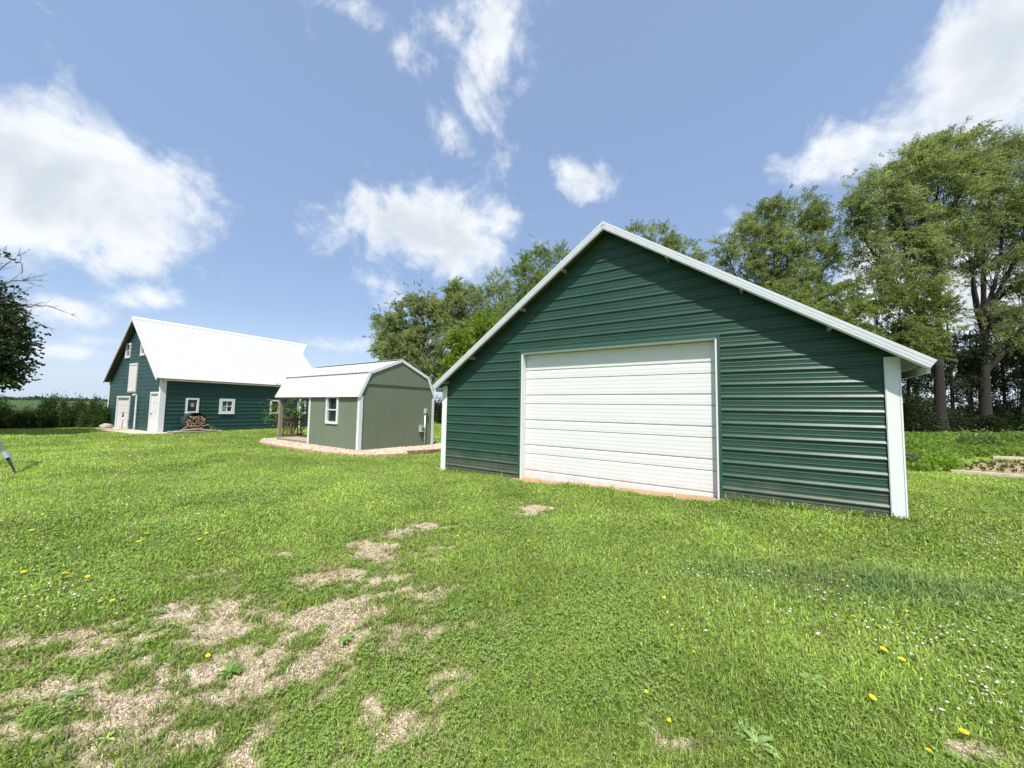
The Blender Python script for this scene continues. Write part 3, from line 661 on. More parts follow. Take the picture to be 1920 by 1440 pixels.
# pebbles
def in_poly(x,y,poly):
    c=np.zeros(len(x),bool); n=len(poly)
    for i in range(n):
        x0,y0_=poly[i]; x1,y1_=poly[(i+1)%n]
        m=((y0_>y)!=(y1_>y))&(x<(x1-x0)*(y-y0_)/(y1_-y0_+1e-12)+x0); c^=m
    return c
bx_=np.array(bed2)
px=rng.uniform(bx_[:,0].min(),bx_[:,0].max(),90000); py=rng.uniform(bx_[:,1].min(),bx_[:,1].max(),90000)
ok=in_poly(px,py,bed2)&~inrect(px,py,SX,SY,SYAW,0,SW,0,SLN)
px,py=px[ok][:22000],py[ok][:22000]
def pebbles(name,px,py,base,smin,smax,colf,mat_,scl=None):
    n=len(px); oct_=np.array([(1,0,0),(-1,0,0),(0,1,0),(0,-1,0),(0,0,1),(0,0,-1)],float)
    fa=np.array([(0,2,4),(2,1,4),(1,3,4),(3,0,4),(2,0,5),(1,2,5),(3,1,5),(0,3,5)])
    s=rng.uniform(smin,smax,(n,1,1))*rng.uniform(.6,1.2,(n,1,3))*(1 if scl is None else np.asarray(scl)[:,None,None]); a=rng.uniform(0,6.28,n); c,s_=np.cos(a),np.sin(a)
    v=oct_[None]*s*rng.uniform(.75,1.2,(n,6,1)); x=v[...,0]*c[:,None]-v[...,1]*s_[:,None]; y=v[...,0]*s_[:,None]+v[...,1]*c[:,None]
    V=np.stack([x+px[:,None],y+py[:,None],v[...,2]*.7+(base+gz(px,py))[:,None]],-1).reshape(-1,3)
    F=(fa[None]+np.arange(n)[:,None,None]*6).reshape(-1,3)
    return mesh_np(name,V,[F],mat_,col=np.repeat(colf(n),6,0),smooth=False)
STONE=leaf_mat('small_stone',0.0,.9)
def pebcol(n):
    b=np.array([(.62,.48,.36),(.74,.64,.52),(.50,.35,.24),(.66,.57,.47),(.34,.25,.18)]); return b[rng.integers(0,5,n)]*rng.uniform(.6,.92,(n,1))
pb=pebbles('gravel',px,py,.055,.018,.042,pebcol,STONE); tag(pb,'loose pink and white gravel stones around the shed','gravel',kind='stuff')
# edging along the bed
pl=np.array(bed); seg=np.hypot(*np.diff(pl,axis=0).T); cum=np.concatenate([[0],np.cumsum(seg)])
s=0.; 
while s<cum[-1]-.2:
    x=np.interp(s+.14,cum,pl[:,0]); y=np.interp(s+.14,cum,pl[:,1]); x2=np.interp(s+.2,cum,pl[:,0]); y2=np.interp(s+.2,cum,pl[:,1])
    ang=math.atan2(y2-y,x2-x); blk=s>cum[8]-.3
    mb=MB(); hh=.15 if blk else .075; dd=.13 if blk else .10
    n=4
    ln=.285 if not blk else .24
    # rough-faced block: front face subdivided with jitter
    fx=np.linspace(-ln/2+.008,ln/2-.008,n); vs=[]
    for lv,z in enumerate((-.12,hh*.5,hh)):
        for q in fx: vs.append((q,-dd/2-(random.uniform(0,.025) if blk else random.uniform(0,.008)),z+random.uniform(-.004,.004)))
    for z in (-.12,hh*.5,hh):
        for q in fx: vs.append((q,dd/2,z))
    f=[]
    for lv in range(2):
        for i in range(n-1): a=lv*n+i; f.append((a,a+1,a+n+1,a+n)); b=3*n+a; f.append((b,b+n,b+n+1,b+1))
    for i in range(n-1): f.append((2*n+i,2*n+i+1,5*n+i+1,5*n+i))
    f.append((0,n,2*n,5*n,4*n,3*n)); f.append((n-1,4*n-1,5*n-1,6*n-1,3*n-1,2*n-1))
    mb.add(vs,f)
    o=mb.build('retaining_block' if blk else 'edging_paver',BLOCK if blk else PAVER,loc=(x,y,float(gz(x,y))+random.uniform(-.006,.006)))
    o.rotation_euler=(random.uniform(-.04,.04),random.uniform(-.03,.03),ang+random.uniform(-.05,.05))
    if blk: tag(o,'brown split-faced retaining block edging the gravel bed in front of the shed meter','retaining block','brown retaining blocks edging the gravel')
    else: tag(o,'low pinkish paver edging the gravel bed along the shed front','edging paver','pink pavers edging the gravel')
    s+=ln+.005
pad=[loc(BX,BY,BYAW,*q) for q in [(.0,7.2),(-.7,7.0),(-1.15,5.5),(-1.2,3.4),(-1.1,1.2),(-1.0,-.3),(-.4,-.95),(.6,-1.15),(1.6,-1.0),(2.6,-.55),(3.0,.0),(.02,.02)]]
poly_sheet('concrete_pad',pad,CONC,.035,label='pale concrete pad along the barn front')

# ------------------------------------------------------------ firewood, rock, hydrant
def logobj(x0,x1,y,z,r,i):
    root=None
    mb=MB(); n=8; ph=random.random()*6; rr=[r*random.uniform(.82,1.12) for _ in range(n)]
    vs=[]
    for xx in (x0,x1):
        for k in range(n): vs.append((0,rr[k]*math.cos(ph+k*6.283/n),rr[k]*math.sin(ph+k*6.283/n)))
    L=abs(x1-x0)
    vs=[(v[0]+(0 if i2<n else L),v[1],v[2]) for i2,v in enumerate(vs)]
    mb.add(vs,[(k,(k+1)%n,(k+1)%n+n,k+n) for k in range(n)])
    return mb,rr,ph,L
fw=empty('firewood_holder',(*loc(BX,BY,BYAW,1.36,-.50),BZ+.04),BYAW)
tag(fw,'dark open-ended barrel holding cut firewood against the barn wall','firewood holder')
RB=.50; CZ=.56
mb=MB(); nn=28
for k in range(nn):
    a0=2*math.pi*k/nn;a1=2*math.pi*(k+1)/nn
    for (r0,fl) in ((RB,0),(RB-.015,1)):
        p=[(r0*math.cos(a0),-.28,CZ+r0*math.sin(a0)),(r0*math.cos(a1),-.28,CZ+r0*math.sin(a1)),(r0*math.cos(a1),.36,CZ+r0*math.sin(a1)),(r0*math.cos(a0),.36,CZ+r0*math.sin(a0))]
        mb.add(p,[(0,1,2,3) if not fl else (3,2,1,0)])
    mb.add([(RB*math.cos(a0),-.28,CZ+RB*math.sin(a0)),(RB*math.cos(a1),-.28,CZ+RB*math.sin(a1)),((RB-.015)*math.cos(a1),-.28,CZ+(RB-.015)*math.sin(a1)),((RB-.015)*math.cos(a0),-.28,CZ+(RB-.015)*math.sin(a0))],[(0,1,2,3)])
mb.build('barrel_shell',TANK,fw)
mb=MB(); mb.tube([(0,.33,CZ),(0,.355,CZ)],RB-.02,28); mb.build('barrel_back',TANK,fw)
mb=MB(); mb.box(-.36,-.28,-.24,.3,0,.18); mb.box(.28,.36,-.24,.3,0,.18); mb.build('stand',DARKM,fw)
random.seed(3); lg=0
row=0; zc=CZ-RB+.085
placed=[]
for attempt in range(6000):
    r=random.choice([.04,.048,.055,.062,.07]); a=random.uniform(0,6.283); d=math.sqrt(random.random())*(RB-.03-r); x=d*math.cos(a); z=d*math.sin(a)
    if z>.30 : continue
    if all((x-q[0])**2+(z-q[1])**2>((r+q[2])*.93)**2 for q in placed): placed.append((x,z,r))
    if len(placed)>64: break
for (x,z,r) in placed:
    L=.5; px_,py_=loc(BX,BY,BYAW,1.36+x,-.50-.26+random.uniform(-.05,.03))
    n=8; ph=random.random()*6
    vs=[];
    rr=[r*random.uniform(.85,1.1) for _ in range(n)]
    for yy in (0,.012,L):
        q=.93 if yy==0 else 1
        for k in range(n): vs.append((q*rr[k]*math.cos(ph+k*6.283/n),yy,q*rr[k]*math.sin(ph+k*6.283/n)))
    me=bpy.data.meshes.new('firewood_log'); me.from_pydata(vs,[],[tuple(range(n))]+[(k,k+n,(k+1)%n+n,(k+1)%n) for k in range(n)]+[(k+n,k+2*n,(k+1)%n+2*n,(k+1)%n+n) for k in range(n)]+[tuple(reversed(range(2*n,3*n)))])
    me.materials.append(LOGBARK); me.materials.append(LOGEND); me.polygons[0].material_index=1; me.polygons[-1].material_index=1
    for k in range(1,n+1): me.polygons[k].material_index=1
    o=bpy.data.objects.new('firewood_log',me); C.objects.link(o); o.location=(px_,py_,BZ+.04+CZ+z); o.rotation_euler=(0,0,BYAW+random.uniform(-.03,.03))
    tag(o,'cut firewood log stacked inside the dark barrel by the barn','log','logs stacked in the barrel')
gr='bleached branches lying before the firewood'
for nm,(p,rad,lab) in enumerate([([(-.1,-1.02,.07),(.35,-.98,.13),(.8,-.95,.17)],.055,'bleached branch rising rightward in front of the barrel, left end on the pad'),([(.7,-.92,.19),(1.3,-.9,.22),(1.7,-.88,.2)],.06,'pale thick branch lying level on top of the ground branches before the barrel'),
      ([(1.6,-.93,.2),(2.1,-.95,.12),(2.45,-.96,.06)],.05,'pale branch sloping down to the right of the barrel'),([(.1,-1.12,.06),(1.0,-1.1,.06),(2.2,-1.06,.05)],.05,'long straight pale branch flat on the pad before the barrel'),
      ([(.55,-.95,.2),(.75,-.92,.4),(.95,-.88,.62)],.028,'thin pale stick propped steeply against the firewood'),([(1.65,-.9,.5),(1.85,-.88,.56),(2.0,-.85,.66)],.03,'crooked pale stick poking out of the right side of the firewood')]):
    rad*=.8; pw=[Vector((*loc(BX,BY,BYAW,1.36+(q[0]-1.36)*.88,q[1]),BZ+q[2]*.62+.03)) for q in p]
    mb=MB(); mid=[]
    for a,b in zip(pw[:-1],pw[1:]):
        for k in range(4): mid.append(a.lerp(b,k/4)+Vector((random.uniform(-.012,.012),random.uniform(-.012,.012),random.uniform(-.012,.012))))
    mid.append(pw[-1]); mb.tube(mid,[rad*(1-.35*i/len(mid)) for i in range(len(mid))],7); o=mb.build('branch',DRIFT,smooth=True); tag(o,lab,'branch',gr)
def rock(name,c,r,mat_,label,cat,sq=.6):
    bm_v=[];import bmesh
    bm=bmesh.new(); bmesh.ops.create_icosphere(bm,subdivisions=3,radius=1)
    for v in bm.verts:
        d=v.co.copy(); k=1+.22*(vn3(d*1.6)-.5)+.1*(vn3(d*4)-.5); v.co=Vector((d.x*r*k,d.y*r*.8*k,d.z*r*sq*k))
    me=bpy.data.meshes.new(name); bm.to_mesh(me); bm.free(); me.materials.append(mat_); me.polygons.foreach_set('use_smooth',[True]*len(me.polygons))
    o=bpy.data.objects.new(name,me); C.objects.link(o); o.location=c; return tag(o,label,cat)
from mathutils import noise as mnoise
def vn3(v): return mnoise.noise(v)+.5
xy=loc(BX,BY,BYAW,-.55,6.0); rock('rock',(*xy,BZ+.12),.32,ROCK,'pinkish grey rock on the pad beside the small barn overhead door','rock')
hyd=empty('yard_hydrant',(*loc(BX,BY,BYAW,-.28,4.42),BZ)); tag(hyd,'slim yard hydrant with red head standing by the barn front','yard hydrant')
mb=MB(); mb.tube([(0,0,0),(0,0,.78)],.022,8); mb.build('pipe',STEEL,hyd,smooth=True)
mb=MB(); mb.tube([(0,0,.75),(0,0,1.02)],[.035,.03],8); mb.bar((0,0,1.0),(.14,-.1,.88),.02,.02); mb.build('head',RED,hyd)
mb=MB(); mb.tube([(0,0,.85),(.06,-.1,.82),(.08,-.14,.74)],.02,7); mb.build('spout',RED,hyd)

# ------------------------------------------------------------ swing frame leg at left
fx,fy=gnd(32,888)
top=at(-150,584,fy*.93)
sw_=empty('swing_frame',(fx,fy,float(gz(fx,fy)))); tag(sw_,'white steel swing frame with dark clamped foot on the lawn','swing frame')
t0=Vector(top)-Vector((fx,fy,float(gz(fx,fy))))
mb=MB(); mb.tube([t0*.11,t0],.042,12); mb.build('leg',WHITE,sw_,smooth=True)
mb=MB(); mb.tube([t0*.10,t0*.135],.056,12); mb.bar(t0*.12+Vector((-.05,-.05,0)),t0*.12+Vector((.05,.05,0)),.03,.03); mb.build('clamp',STEEL,sw_)
mb=MB(); mb.tube([(0,0,-.05),t0*.11],[.012,.03],8); mb.build('foot',DARKM,sw_)
t1=t0+Vector((-.15,2.0*.0,0)); 
far=Vector((2*t0.x,t0.y*2+.9,0)); mb=MB(); mb.tube([far+(t0-far)*.0,t0],.042,12); mb.build('leg',WHITE,sw_,smooth=True)
mb=MB(); mb.tube([t0,t0+Vector((-2.6,-1.3,0))],.045,12); mb.build('top_bar',WHITE,sw_,smooth=True)

# ------------------------------------------------------------ foliage tools
def leaves_mesh(P,Dr,Ln,Wd,rg,flop=.6):
    """diamond leaves. P base points, Dr directions, Ln/Wd per leaf"""
    n=len(P); Dr=Dr/np.linalg.norm(Dr,axis=1,keepdims=True)
    rv=rg.normal(size=(n,3)); rv[:,2]*=flop; S=np.cross(Dr,rv); S/=np.linalg.norm(S,axis=1,keepdims=True)+1e-9
    nr=np.cross(S,Dr)
    a=P; b=P+Dr*(Ln*.45)[:,None]+S*(Wd*.5)[:,None]+nr*(Ln*.05)[:,None]; c=P+Dr*Ln[:,None]-nr*(Ln*.08)[:,None]; d=P+Dr*(Ln*.45)[:,None]-S*(Wd*.5)[:,None]+nr*(Ln*.05)[:,None]
    V=np.stack([a,b,c,d],1).reshape(-1,3); F=np.arange(n*4).reshape(n,4); return V,F
def unit(v): return v/(np.linalg.norm(v,axis=-1,keepdims=True)+1e-9)
def crown_leaves(lobes,nspray,nleaf,spl,Ln,Wd,wind,droop,rg,clump=.36,tw=None,nclump=10,wild=True):
    vol=np.array([l[3]*l[4]*l[5]*(l[6] if len(l)>6 else 1) for l in lobes])**.8; pr=vol/vol.sum()
    k=rg.choice(len(lobes),nspray,p=pr); L=np.array([l[:6] for l in lobes])[k]
    # clump centres per lobe
    cen={}
    for i in range(len(lobes)):
        d=unit(rg.normal(size=(nclump,3))); cen[i]=d*(rg.uniform(.35,.92,(nclump,1)))
    ci=rg.integers(0,nclump,nspray); cc_=np.array([cen[a][b] for a,b in zip(k,ci)]); kb=rg.random((len(lobes),nclump)); cbr=kb[k,ci]
    off=cc_+rg.normal(size=(nspray,3))*clump*.46
    off=np.where(rg.random((nspray,1))<(.15 if wild else 0),rg.normal(size=(nspray,3))*.5,off)
    P=L[:,:3]+off*L[:,3:6]
    out=unit(off)*.7+np.array(wind)*1.0+rg.normal(size=(nspray,3))*.45; out[:,2]+=.25
    out=unit(out)
    t_=np.linspace(.1,1,nleaf)[None,:,None]
    sl_=spl*rg.uniform(.6,1.3,(nspray,1,1))
    Q=P[:,None,:]+out[:,None,:]*t_*sl_; Q[...,2]-=droop*(t_[...,0]**2)*sl_[...,0]
    Q=Q+rg.normal(size=Q.shape)*spl*.05
    Dd=out[:,None,:]*.8+rg.normal(size=Q.shape)*.5; Dd[...,2]-=droop*t_[...,0]
    clr=(rg.random((nspray,1))*.5+cbr[:,None]*.6)*np.ones((1,nleaf))
    hue=(cc_[:,2:3]*.5+.5)*np.ones((1,nleaf))
    n=nspray*nleaf
    V,F=leaves_mesh(Q.reshape(-1,3),Dd.reshape(-1,3),Ln*rg.uniform(.6,1.25,n),Wd*rg.uniform(.7,1.2,n),rg)
    return V,F,clr.ravel(),P
def curve(a,b,rg,bend=.15,n=6,up=.2):
    a=np.array(a,float);b=np.array(b,float);L=np.linalg.norm(b-a); m=(a+b)/2+rg.normal(size=3)*bend*L*.5; m[2]+=up*L*.3
    ts=np.linspace(0,1,n)[:,None]; return (1-ts)**2*a+2*ts*(1-ts)*m+ts**2*b
def tree(name,label,cat,base,ztop,lobes,nspray=1800,nleaf=26,spl=.9,Ln=.2,Wd=.055,cols=((.05,.085,.02),(.11,.15,.05)),wind=(.35,.1,.15),droop=.35,seed=1,tr=.22,bark=None,group=None,lean=(0,0),twigs=26,clump=.36,nclump=10,fork=.45,light=None):
    rg=np.random.default_rng(seed); bark=bark or BARK
    bx0,by0=base[0],base[1]; bz=float(gz(bx0,by0))-.1
    root=empty(name,(bx0,by0,bz)); tag(root,label,cat,group)
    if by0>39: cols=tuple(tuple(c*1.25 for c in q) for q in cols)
    O=np.array([bx0,by0,bz])
    mb=MB(); topp=np.array([bx0+lean[0],by0+lean[1],ztop]); n=9
    tp=curve(O,topp,rg,.03,n,0); rad=[tr*(1.35 if i==0 else 1)*(1-.72*i/(n-1)) for i in range(n)]
    mb.tube([p-O for p in tp],rad,10,False); mb.build('trunk',bark,root,smooth=True)
    mb=MB(); tips=[]
    for l in lobes:
        c=np.array(l[:3]); want=min(max((c[2]-bz)*fork,0),ztop-bz)
        idx=int(np.argmin(np.abs(tp[:,2]-bz-want))); idx=max(1,min(idx+rg.integers(0,2),n-1)); s=tp[idx]
        r0=rad[idx]*.62; cv=curve(s,c,rg,.16,7,.15)
        mb.tube([p-O for p in cv],[r0*(1-.75*i/6)+.012 for i in range(7)],7,False); tips.append((c,cv,r0,l))
    V,F,cr,P=crown_leaves(lobes,nspray,nleaf,spl,Ln,Wd,wind,droop,rg,clump,nclump=nclump,wild=(name!='maple_tree'))
    # twigs: from limb curves to clusters
    sel=rg.choice(len(P),min(len(P),twigs*len(lobes)),replace=False)
    for i in sel:
        q=P[i]; best=min(tips,key=lambda t_:np.linalg.norm(t_[0]-q)); cv=best[1]; j=rg.integers(3,7); s=cv[j]
        cc2=curve(s,q,rg,.2,4,.1); r0=max(.012,best[2]*.22); mb.tube([p-O for p in cc2],[r0,r0*.75,r0*.5,.008],5,False)
    mb.build('branches',bark,root,smooth=True)
    c0,c1=np.array(cols[0]),np.array(cols[1]); mixv=np.clip(cr+rg.normal(size=len(cr))*.2,0,1)[:,None]
    col=c0*(1-mixv)+c1*mixv; col=col*rg.uniform(.8,1.2,(len(cr),1))
    o=mesh_np('crown',V-O,[F],LEAF,root,col=np.repeat(col,4,0))
    return root
def lob(u,v,ru,rv,depth,dd=None,w=1.):
    if u>1340 and depth>24: ru,rv,v=ru*.86,rv*.82,v+(28 if v<340 else 10)
    p=at(u,v,depth); s=depth/F_PX; return (p[0],p[1],p[2],ru*s,(dd if dd else min(ru,rv)*s*1.1),rv*s,w)
# ------------------------------------------------------------ trees behind the garage and to its right
WG='windbreak trees behind the garage'
WIL=((.085,.120,.045),(.365,.410,.185)); WILB=((.085,.115,.050),(.340,.370,.185)); YG=((.15,.23,.03),(.28,.37,.06)); DK=((.012,.022,.008),(.045,.068,.024))  # DK: leaf tones darkened so the colour itself carries the canopy shade
def W(px,d): p=at(px,800,d); return (p[0],p[1])
WIND=(.45,.05,.25)
tree('willow_tree','tall willow right of the garage with thick trunk and wind-swept crown','tree',W(1765,24.6),11.5,[lob(*a,24.6) for a in
   [(1640,335,50,62),(1600,395,40,50),(1710,300,55,62),(1770,262,55,48),(1690,420,60,55),(1770,370,60,60),(1760,460,60,50),(1640,470,45,45),(1820,300,50,60),(1705,520,50,45),(1735,285,30,28),(1668,300,26,26)]],
   nspray=3700,clump=.28,seed=11,tr=.33,cols=WIL,wind=WIND,spl=1.0,nclump=14,lean=(.5,0))
tree('willow_tree','large willow at the right edge with dark trunk and crown leaving the frame','tree',W(1849,26),12.0,[lob(*a,25.8) for a in
   [(1835,262,60,35),(1880,290,55,55),(1930,330,60,65),(1860,400,55,60),(1930,440,60,60),(1870,500,60,50),(1810,420,45,50),(1950,540,60,50),(1905,600,50,50),(1860,590,35,35),(1990,400,60,80)]],
   nspray=3900,clump=.28,seed=12,tr=.36,cols=WILB,wind=WIND,spl=1.0,nclump=14,lean=(.6,0))
tree('willow_tree','rounded willow above the right slope of the garage roof','tree',W(1455,28.5),9.5,[lob(*a,28.5) for a in
   [(1440,400,45,45),(1490,395,50,42),(1525,440,40,55),(1455,465,60,50),(1395,440,35,35),(1362,460,25,30),(1385,495,45,35),(1500,520,60,45),(1430,530,60,45),(1560,480,25,40),(1480,600,60,50)]],
   nspray=3500,clump=.30,seed=13,tr=.30,cols=WIL,wind=(.3,.05,.3),spl=.9,nclump=12)
tree('young_tree','low bright leafy young tree rising behind the middle of the right roof slope','tree',W(1545,20.5),4.6,[lob(*a,20.5) for a in
   [(1530,560,38,34),(1590,590,30,35),(1560,620,50,40),(1510,600,40,40)]],nspray=900,seed=14,tr=.12,cols=((.11,.16,.04),(.27,.32,.10)),wind=(.2,0,.3),spl=.6,Ln=.16)
tree('young_tree','bushy young tree just above the right end of the garage roof','tree',W(1660,21.5),5.4,[lob(*a,21.5) for a in
   [(1640,545,42,38),(1690,560,40,42),(1600,640,40,35),(1670,630,55,45),(1735,600,40,45),(1720,660,40,35)]],nspray=1300,seed=15,tr=.12,cols=((.10,.14,.04),(.25,.29,.10)),wind=(.2,0,.3),spl=.6,Ln=.16)
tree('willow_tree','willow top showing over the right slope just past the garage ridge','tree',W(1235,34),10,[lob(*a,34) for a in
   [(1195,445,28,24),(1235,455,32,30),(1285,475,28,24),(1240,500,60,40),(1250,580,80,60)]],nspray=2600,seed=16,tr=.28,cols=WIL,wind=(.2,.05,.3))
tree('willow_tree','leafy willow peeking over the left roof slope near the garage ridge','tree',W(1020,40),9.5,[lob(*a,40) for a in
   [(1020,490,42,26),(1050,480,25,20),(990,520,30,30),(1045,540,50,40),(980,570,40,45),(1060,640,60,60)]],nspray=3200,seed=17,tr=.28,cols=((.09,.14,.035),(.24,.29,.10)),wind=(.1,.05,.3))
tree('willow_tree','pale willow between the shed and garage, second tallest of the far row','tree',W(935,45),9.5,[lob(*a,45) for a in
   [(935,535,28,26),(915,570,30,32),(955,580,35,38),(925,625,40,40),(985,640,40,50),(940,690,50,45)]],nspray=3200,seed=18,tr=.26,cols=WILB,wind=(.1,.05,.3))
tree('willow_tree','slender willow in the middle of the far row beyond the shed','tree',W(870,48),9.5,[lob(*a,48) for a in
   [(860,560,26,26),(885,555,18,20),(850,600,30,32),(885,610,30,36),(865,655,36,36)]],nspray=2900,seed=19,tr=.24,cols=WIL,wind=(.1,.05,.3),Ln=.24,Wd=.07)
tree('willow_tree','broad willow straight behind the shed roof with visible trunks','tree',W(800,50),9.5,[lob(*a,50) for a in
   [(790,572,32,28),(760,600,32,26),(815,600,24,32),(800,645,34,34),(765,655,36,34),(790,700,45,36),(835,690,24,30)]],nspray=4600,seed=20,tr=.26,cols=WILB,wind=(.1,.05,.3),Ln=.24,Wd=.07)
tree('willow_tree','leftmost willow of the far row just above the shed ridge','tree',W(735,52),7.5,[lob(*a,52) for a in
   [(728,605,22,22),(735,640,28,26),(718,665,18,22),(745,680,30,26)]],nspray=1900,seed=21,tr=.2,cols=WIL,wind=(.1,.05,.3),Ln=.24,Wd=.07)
tree('poplar_tree','bright yellow-green leafy tree between the shed roof and garage','tree',W(880,31),5,[lob(*a,31) for a in
   [(905,618,30,32),(870,655,32,32),(850,705,28,30),(900,690,40,40),(880,740,36,36),(940,640,40,50)]],nspray=2600,seed=22,tr=.16,cols=YG,wind=(.1,0,.2),spl=.5,Ln=.17,Wd=.09,droop=.1,twigs=10)
# thin trees and understory seen between the trunks on the right
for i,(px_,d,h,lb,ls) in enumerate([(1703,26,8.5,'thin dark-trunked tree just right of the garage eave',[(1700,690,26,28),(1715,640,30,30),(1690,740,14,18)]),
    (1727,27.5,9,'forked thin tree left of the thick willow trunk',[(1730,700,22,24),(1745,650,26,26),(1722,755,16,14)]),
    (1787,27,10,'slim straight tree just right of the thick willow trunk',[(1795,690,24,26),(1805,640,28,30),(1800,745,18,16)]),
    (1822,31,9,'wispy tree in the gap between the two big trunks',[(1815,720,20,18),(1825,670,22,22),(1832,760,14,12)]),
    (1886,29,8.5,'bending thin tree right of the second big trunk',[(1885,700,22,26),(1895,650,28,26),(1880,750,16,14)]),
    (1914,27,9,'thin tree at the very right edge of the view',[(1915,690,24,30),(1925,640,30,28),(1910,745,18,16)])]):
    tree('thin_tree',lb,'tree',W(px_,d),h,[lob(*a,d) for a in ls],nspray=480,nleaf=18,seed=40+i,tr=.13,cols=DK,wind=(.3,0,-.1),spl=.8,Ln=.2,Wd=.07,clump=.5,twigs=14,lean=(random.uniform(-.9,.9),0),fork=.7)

def bush(name,label,cat,c,rx,ry,rz,n,Ln,Wd,cols,seed,group=None,kind=None,stems=5,flat=0,wind=(0,0,.3),mound=True):
    rg=np.random.default_rng(seed); z0=float(gz(c[0],c[1])); root=empty(name,(c[0],c[1],z0)); tag(root,label,cat,group,kind)
    # several overlapping clumps
    nc=int(10+rx*5); d=unit(rg.normal(size=(nc,3))); d[:,2]=np.abs(d[:,2]); rad=rg.uniform(.3,.85,(nc,1)); cen=d*rad*np.array([rx,ry,rz]); cen[:,2]=np.maximum(cen[:,2],.12*rz)
    k=rg.integers(0,nc,n); P=cen[k]+rg.normal(size=(n,3))*np.array([rx,ry,rz])*.17; P[:,2]=np.abs(P[:,2])
    Dd=unit(P-np.array([0,0,rz*.2]))*.7+rg.normal(size=(n,3))*.6+np.array(wind)
    V,F=leaves_mesh(P,Dd,Ln*rg.uniform(.6,1.3,n),Wd*rg.uniform(.7,1.3,n),rg)
    m=np.clip(rg.random(nc)[k]*.6+rg.random(n)*.5,0,1)[:,None]; col=(np.array(cols[0])*(1-m)+np.array(cols[1])*m)
    mesh_np('leaves',V,[F],LEAF,root,col=np.repeat(col,4,0))
    mb=MB()
    for i in range(max(stems,nc if stems else 0)):
        q=cen[i%nc]; s=(q[0]*.25,q[1]*.25,-.05); cv=curve(s,q,rg,.15,4,.1); mb.tube(cv,[.03*rz+.004,.02*rz+.003,.012*rz+.003,.006],5,False)
    if mb.v: mb.build('stems',BARK,root,smooth=True)
    return root
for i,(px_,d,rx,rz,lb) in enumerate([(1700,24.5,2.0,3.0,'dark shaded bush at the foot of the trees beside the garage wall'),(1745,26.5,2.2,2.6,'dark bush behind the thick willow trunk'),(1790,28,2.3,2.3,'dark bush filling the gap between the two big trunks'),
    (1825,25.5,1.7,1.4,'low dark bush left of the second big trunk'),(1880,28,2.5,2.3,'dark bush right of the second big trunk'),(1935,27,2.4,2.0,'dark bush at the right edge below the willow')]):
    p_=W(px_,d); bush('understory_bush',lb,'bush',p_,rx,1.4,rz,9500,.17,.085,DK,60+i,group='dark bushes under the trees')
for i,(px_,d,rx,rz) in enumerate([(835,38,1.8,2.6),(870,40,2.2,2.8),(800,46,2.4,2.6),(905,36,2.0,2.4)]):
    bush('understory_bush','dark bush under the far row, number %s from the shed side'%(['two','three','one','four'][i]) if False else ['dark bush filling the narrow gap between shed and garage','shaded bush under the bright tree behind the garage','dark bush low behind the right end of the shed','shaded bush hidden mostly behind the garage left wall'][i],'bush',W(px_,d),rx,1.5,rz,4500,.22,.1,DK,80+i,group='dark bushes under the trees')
# far shrub line closing the view under the right-hand trees
rg=np.random.default_rng(5)
# ------------------------------------------------------------ maple at the far left + bare crown
MD=16.5
tree('maple_tree','dark-leaved maple reaching in from the left edge with bare dead branches on top','tree',W(-150,MD),6.0,[lob(*a,MD) for a in
   [(5,600,26,24),(40,655,22,15),(12,650,32,26),(0,700,30,22),(22,612,20,16),(-40,640,60,50),(-65,700,70,46),(22,705,12,9),(-30,565,36,30),(-90,600,80,80),(-190,540,90,80),(-230,620,90,90),(-2,478,7,10),(28,672,22,16),(-10,630,26,22),(-5,672,26,20)]],
   nspray=5600,nleaf=12,seed=31,tr=.30,cols=((.018,.036,.014),(.045,.075,.026)),wind=(.2,0,-.2),spl=.45,Ln=.13,Wd=.11,droop=.3,bark=BARK2,twigs=20,clump=.42,nclump=9)
mp_=[o for o in C.objects if o.name.startswith('maple_tree')][0]; O=np.array(mp_.location)
mb=MB(); rg=np.random.default_rng(9)
def dead(p,d,L,r,lv):
    n=6; pts=[np.array(p)]; dd=np.array(d,float)
    for i in range(n):
        dd=unit(dd+rg.normal(size=3)*.09+np.array([.03,0,.015])); pts.append(pts[-1]+dd*L/n)
    mb.tube([q-O for q in pts],[max(.004,r*(1-.85*i/n)) for i in range(n+1)],5,False)
    if lv>0:
        for k in range(9 if lv>1 else 6):
            i=rg.integers(1,n+1); s=1 if rg.random()<.5 else -1
            nd=unit(dd+np.array([rg.normal()*.15,rg.normal()*.35,s*rg.uniform(.25,.75)])); dead(pts[i],nd,L*rg.uniform(.16,.34),r*.5,lv-1)
for (u0,v0,u1,v1,r) in [(-130,620,70,590,.035),(-120,600,75,525,.04),(-110,590,60,500,.035),(-100,560,30,465,.035),(-120,610,72,548,.03),(-60,590,45,570,.025),(-125,560,62,508,.03),(-115,590,80,572,.03),(-90,540,45,488,.03),(-60,560,15,462,.03)]:
    a=at(u0,v0,MD); b=at(u1-12,v1,MD+.6); L=np.linalg.norm(b-a); dead(a,unit(b-a),L*.95,r,2)
mb.build('dead_branches',BARK2,mp_,smooth=True)

